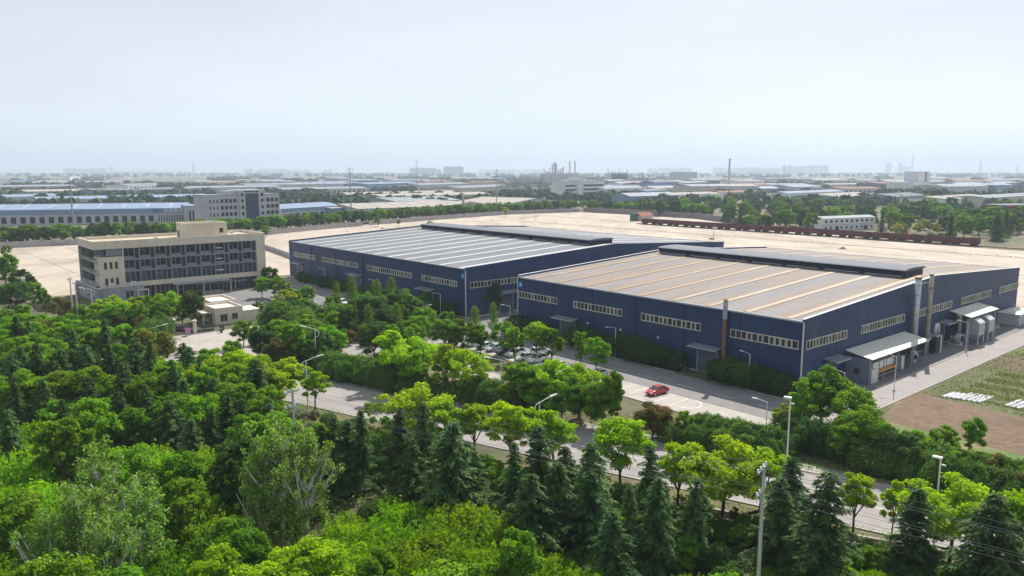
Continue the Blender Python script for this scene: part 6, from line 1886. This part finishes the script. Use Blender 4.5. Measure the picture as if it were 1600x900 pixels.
def lattice(px, ytop, ybase, w, label):
    x, y = G(px, ybase)
    h = CAM_H - (ytop - HORIZON) * (CAM_H / (ybase - HORIZON))
    o = empty("lattice_tower", (x, y, 0), .4, label, "lattice tower", "lattice masts on the horizon")
    rad = max(.18, w * .035)
    for sx in (-1, 1):
        for sy in (-1, 1):
            MB().tube([(sx * w, sy * w, 0), (sx * w * .3, sy * w * .3, h * .75), (sx * w * .12, sy * w * .12, h)], rad, 4).build("leg", f_steel, o)
    b_ = MB()
    n = 9
    for k in range(n):
        z0, z1 = h * k / n, h * (k + 1) / n
        f0, f1 = w * (1 - .85 * k / n), w * (1 - .85 * (k + 1) / n)
        for (p, q) in (((-1, -1), (1, -1)), ((1, -1), (1, 1)), ((1, 1), (-1, 1)), ((-1, 1), (-1, -1))):
            b_.tube([(p[0] * f0, p[1] * f0, z0), (q[0] * f1, q[1] * f1, z1)], rad * .6, 4, caps=False)
            b_.tube([(q[0] * f0, q[1] * f0, z0), (p[0] * f1, p[1] * f1, z1)], rad * .6, 4, caps=False)
    b_.build("bracing", f_steel, o)["kind"] = "stuff"
lattice(304, 253, 287, 6, "lattice tower on the left horizon above the halls")
lattice(1225, 257, 284, 6, "lattice mast before the row of pale apartment towers")
lattice(1530, 250, 282, 6, "lattice mast on the right horizon")
lattice(1424, 240, 277, 8, "tallest faint lattice mast on the right horizon")
lattice(1588, 256, 281, 5, "faint lattice mast near the right edge")
# refinery
rf_ = empty("refinery", (*G(868, 286), 0), 0, "refinery of clustered columns, stacks and pipe racks on the horizon", "refinery")
mm = G(868, 286)[1] / 1200.0
for (px, top, r) in [(q[0], q[1], q[2] * .52) for q in [(850, 263, 3.2), (853, 266, 3), (859, 262.5, 3.2), (863, 256, 4.5), (866.5, 253.5, 5), (869, 256, 4.5), (873, 265, 4), (876, 263, 3.5), (879.5, 261, 4.5), (856, 268, 5)]]:
    xx = (px - 868) * mm; h = CAM_H + (HORIZON - top) * mm
    c = MB().tube([(xx, 0, 0), (xx, 0, h * .97), (xx, 0, h)], [r, r, r * .4], 10).build("column", f_grey, rf_)
    for k in (.55, .75, .92): MB().tube([(xx, 0, h * k), (xx, 0, h * k + 1.5)], r * 1.35, 10).build("gallery", f_steel, c)
for (px, top) in [(891, 252), (899, 251.5), (951, 264), (957, 266), (968, 264.5), (981, 265), (962, 267)]:
    xx = (px - 868) * mm; h = CAM_H + (HORIZON - top) * mm
    MB().tube([(xx, 30, 0), (xx, 30, h)], [3.0 if px < 930 else 2, 2.2 if px < 930 else 1.5], 10).build("stack", f_grey, rf_)
for (x0, x1, top, m_) in [(846, 884, 271, f_steel), (886, 904, 270, f_grey), (904, 918, 274, f_beige), (948, 988, 272, f_grey), (955, 980, 269.5, f_grey), (830, 850, 275, f_grey)]:
    h = CAM_H + (HORIZON - top) * mm
    MB().box((x0 - 868) * mm, (x1 - 868) * mm, 10, 60, 0, max(6, h)).build("process_block", m_, rf_)
# open steel pipe structures in front of it
for k, (x0, x1, yb, top) in enumerate([(778, 790, 306, 279), (790, 826, 306, 284), (826, 840, 306, 277), (842, 884, 306, 283)]):
    x_, y_ = G(x0, yb); mmm = y_ / 1200.0
    L = (x1 - x0) * mmm; h = CAM_H - (top - HORIZON) * mmm
    o = empty("pipe_structure", (x_, y_, 0), 0, "open steel process structure before the refinery, %s from the left" % ordinal(k + 1), "process structure", "process structures before the refinery")
    for j in range(4):
        z = h * (j + 1) / 4
        MB().box(0, L, 0, 12, z - .8, z).build("deck", f_steel, o)
        if j < 3: MB().box(L * .05, L * .9, 3, 9, z + .1, z + h * .12).build("vessel", f_white if j % 2 else f_grey, o)
    for j in range(max(2, int(L / 6)) + 1):
        u = L * j / max(2, int(L / 6))
        MB().box(u - .35, u + .35, -.3, .3, 0, h).build("column", f_grey, o)

# skyline towers
f_sky = fm("tower_wall", (.40, .41, .43)); f_sky2 = fm("tower_window_band", (.16, .18, .22))
sk_l = []
def towers(x0, x1, n, top, D, jitter=2, gapf=.18):
    for k in range(n):
        a = x0 + (x1 - x0) * k / n; b = a + (x1 - x0) / n * (1 - gapf * RNG.random())
        sk_l.append((a, b, top + RNG.uniform(-jitter, jitter) * .5, D * 1.9))
towers(107, 128, 2, 263.5, 5200, 1, .05); towers(130, 173, 3, 264, 5200, 1, .1); towers(178, 184, 1, 262, 5400); towers(190, 255, 7, 267, 6800, 1); towers(258, 302, 4, 267.5, 7000, 1); towers(338, 347, 1, 268, 5600)
towers(386, 403, 1, 264.5, 5400, 0); towers(405, 450, 4, 265, 5600, 1); towers(450, 488, 3, 265.5, 5600, 1); towers(512, 524, 1, 266, 5600, 0); towers(642, 683, 3, 262.5, 3600, .6, .02); towers(684, 691, 1, 265, 3600, 0); towers(694, 725, 4, 260.5, 3400, .5, .02)
towers(748, 815, 8, 265.5, 6200, 1); towers(818, 848, 3, 265, 6200, 1); towers(1010, 1078, 8, 263.5, 5800, 3); towers(1110, 1142, 4, 263, 5600, 3); towers(1143, 1215, 9, 262.5, 5200, 1.5, .12); towers(1216, 1290, 9, 259.5, 5000, 2, .25)
towers(1377, 1387, 1, 255, 6000, 0); towers(1397, 1404, 1, 255, 6000, 0); towers(1404, 1417, 1, 260, 6000, 0)
sk_l.sort()
for k, (a, b, top, D) in enumerate(sk_l):
    w = (b - a) * D / 1200.0; h = CAM_H + (HORIZON - top) * D / 1200.0
    x = (a - 800) * D / 1200.0
    o = empty("apartment_tower", (x, D, 0), 0, "pale hazy apartment tower on the skyline, %s from the left" % ordinal(k + 1), "tower", "apartment towers on the skyline")
    MB().box(0, w, 0, 18, 0, h).build("wall", f_sky, o)
    MB().box(w * .35, w * .65, 2, 12, h + .01, h + 4).build("roof_house", f_sky, o)
    nbn = max(2, int(w / 9))
    for j in range(nbn):
        u = w * (j + .35) / nbn
        MB().box(u, u + w * .3 / nbn, -.5, -.01, 3, h - 3).build("window_strip", f_sky2, o)

# woods and orchards of the plain: far-off trees that merge into one mass
m_far = mat("far_foliage", (.04, .085, .03), rough=.95, var=.35, scale=.05, objvar=0)
def far_woods(name, label, spots, seed):
    r = np.random.default_rng(seed)
    V, Q = [], []
    nv = 0
    for (x, y, s) in spots:
        n = 26
        d = rdir(r, n, .5)
        pos = d * s * r.uniform(.55, 1.0, (n, 1)) * np.array([1.1, 1.1, .7]); pos[:, 2] = np.abs(pos[:, 2] + s * .75)
        pos += np.array([x, y, 0])
        v, q = leaves(pos, d + r.normal(size=(n, 3)) * .25, r.normal(size=(n, 3)), s * r.uniform(.9, 1.4, n), s * r.uniform(.7, 1.1, n))
        V.append(v); Q.append(q + nv); nv += len(v)
    me = np_mesh(name, np.concatenate(V), np.concatenate(Q), np.zeros(sum(len(q) for q in Q)), m_far)
    o = bpy.data.objects.new(name, me); COL.objects.link(o)
    tag(o, label, "woods", kind="stuff")
r2 = random.Random(5)
sp = []
for k in range(210):                         # belts of trees strung along roads and fields
    D = 700 * math.exp(r2.random() * 2.05); a = r2.uniform(-.72, .72)
    x0, y0 = a * D, D
    if -600 < S(x0, y0)[0] < 120 and S(x0, y0)[1] < 520: continue
    n = r2.randint(4, 16)
    ang = r2.choice([0.05, -.1, .15, r2.uniform(-.5, .5)])
    for j in range(n):
        sp.append((x0 + (j - n / 2) * 9 * math.cos(ang) + r2.uniform(-4, 4), y0 + (j - n / 2) * 9 * math.sin(ang) + r2.uniform(-5, 5), r2.uniform(4, 7.5) * (1 + D / 9000)))
far_woods("distant_woods", "belts of distant trees merging on the hazy plain", sp, 21)
sp = []
for k in range(900):
    D = r2.uniform(4500, 9500); sp.append((r2.uniform(-.75, .75) * D, D, r2.uniform(9, 15)))
far_woods("horizon_woods", "dim wooded strip along the horizon", sp, 22)

# ------------------------------------------------------------------ haze over the plain
hz = MB().box(-16500, 16500, -1000, 16500, -1.0, 260.0).build("haze", [])
hm = bpy.data.materials.new("haze_air"); hm.use_nodes = True
ht = hm.node_tree; ht.nodes.clear()
ho = ht.nodes.new("ShaderNodeOutputMaterial"); hv = ht.nodes.new("ShaderNodeVolumePrincipled")
hv.inputs["Color"].default_value = (0.72, 0.84, 1.0, 1)
hv.inputs["Density"].default_value = 0.00015
hv.inputs["Anisotropy"].default_value = 0.15
ht.links.new(hv.outputs["Volume"], ho.inputs["Volume"])
hz.data.materials.append(hm)
tag(hz, "thin pale blue haze lying over the whole plain", "haze", kind="stuff")
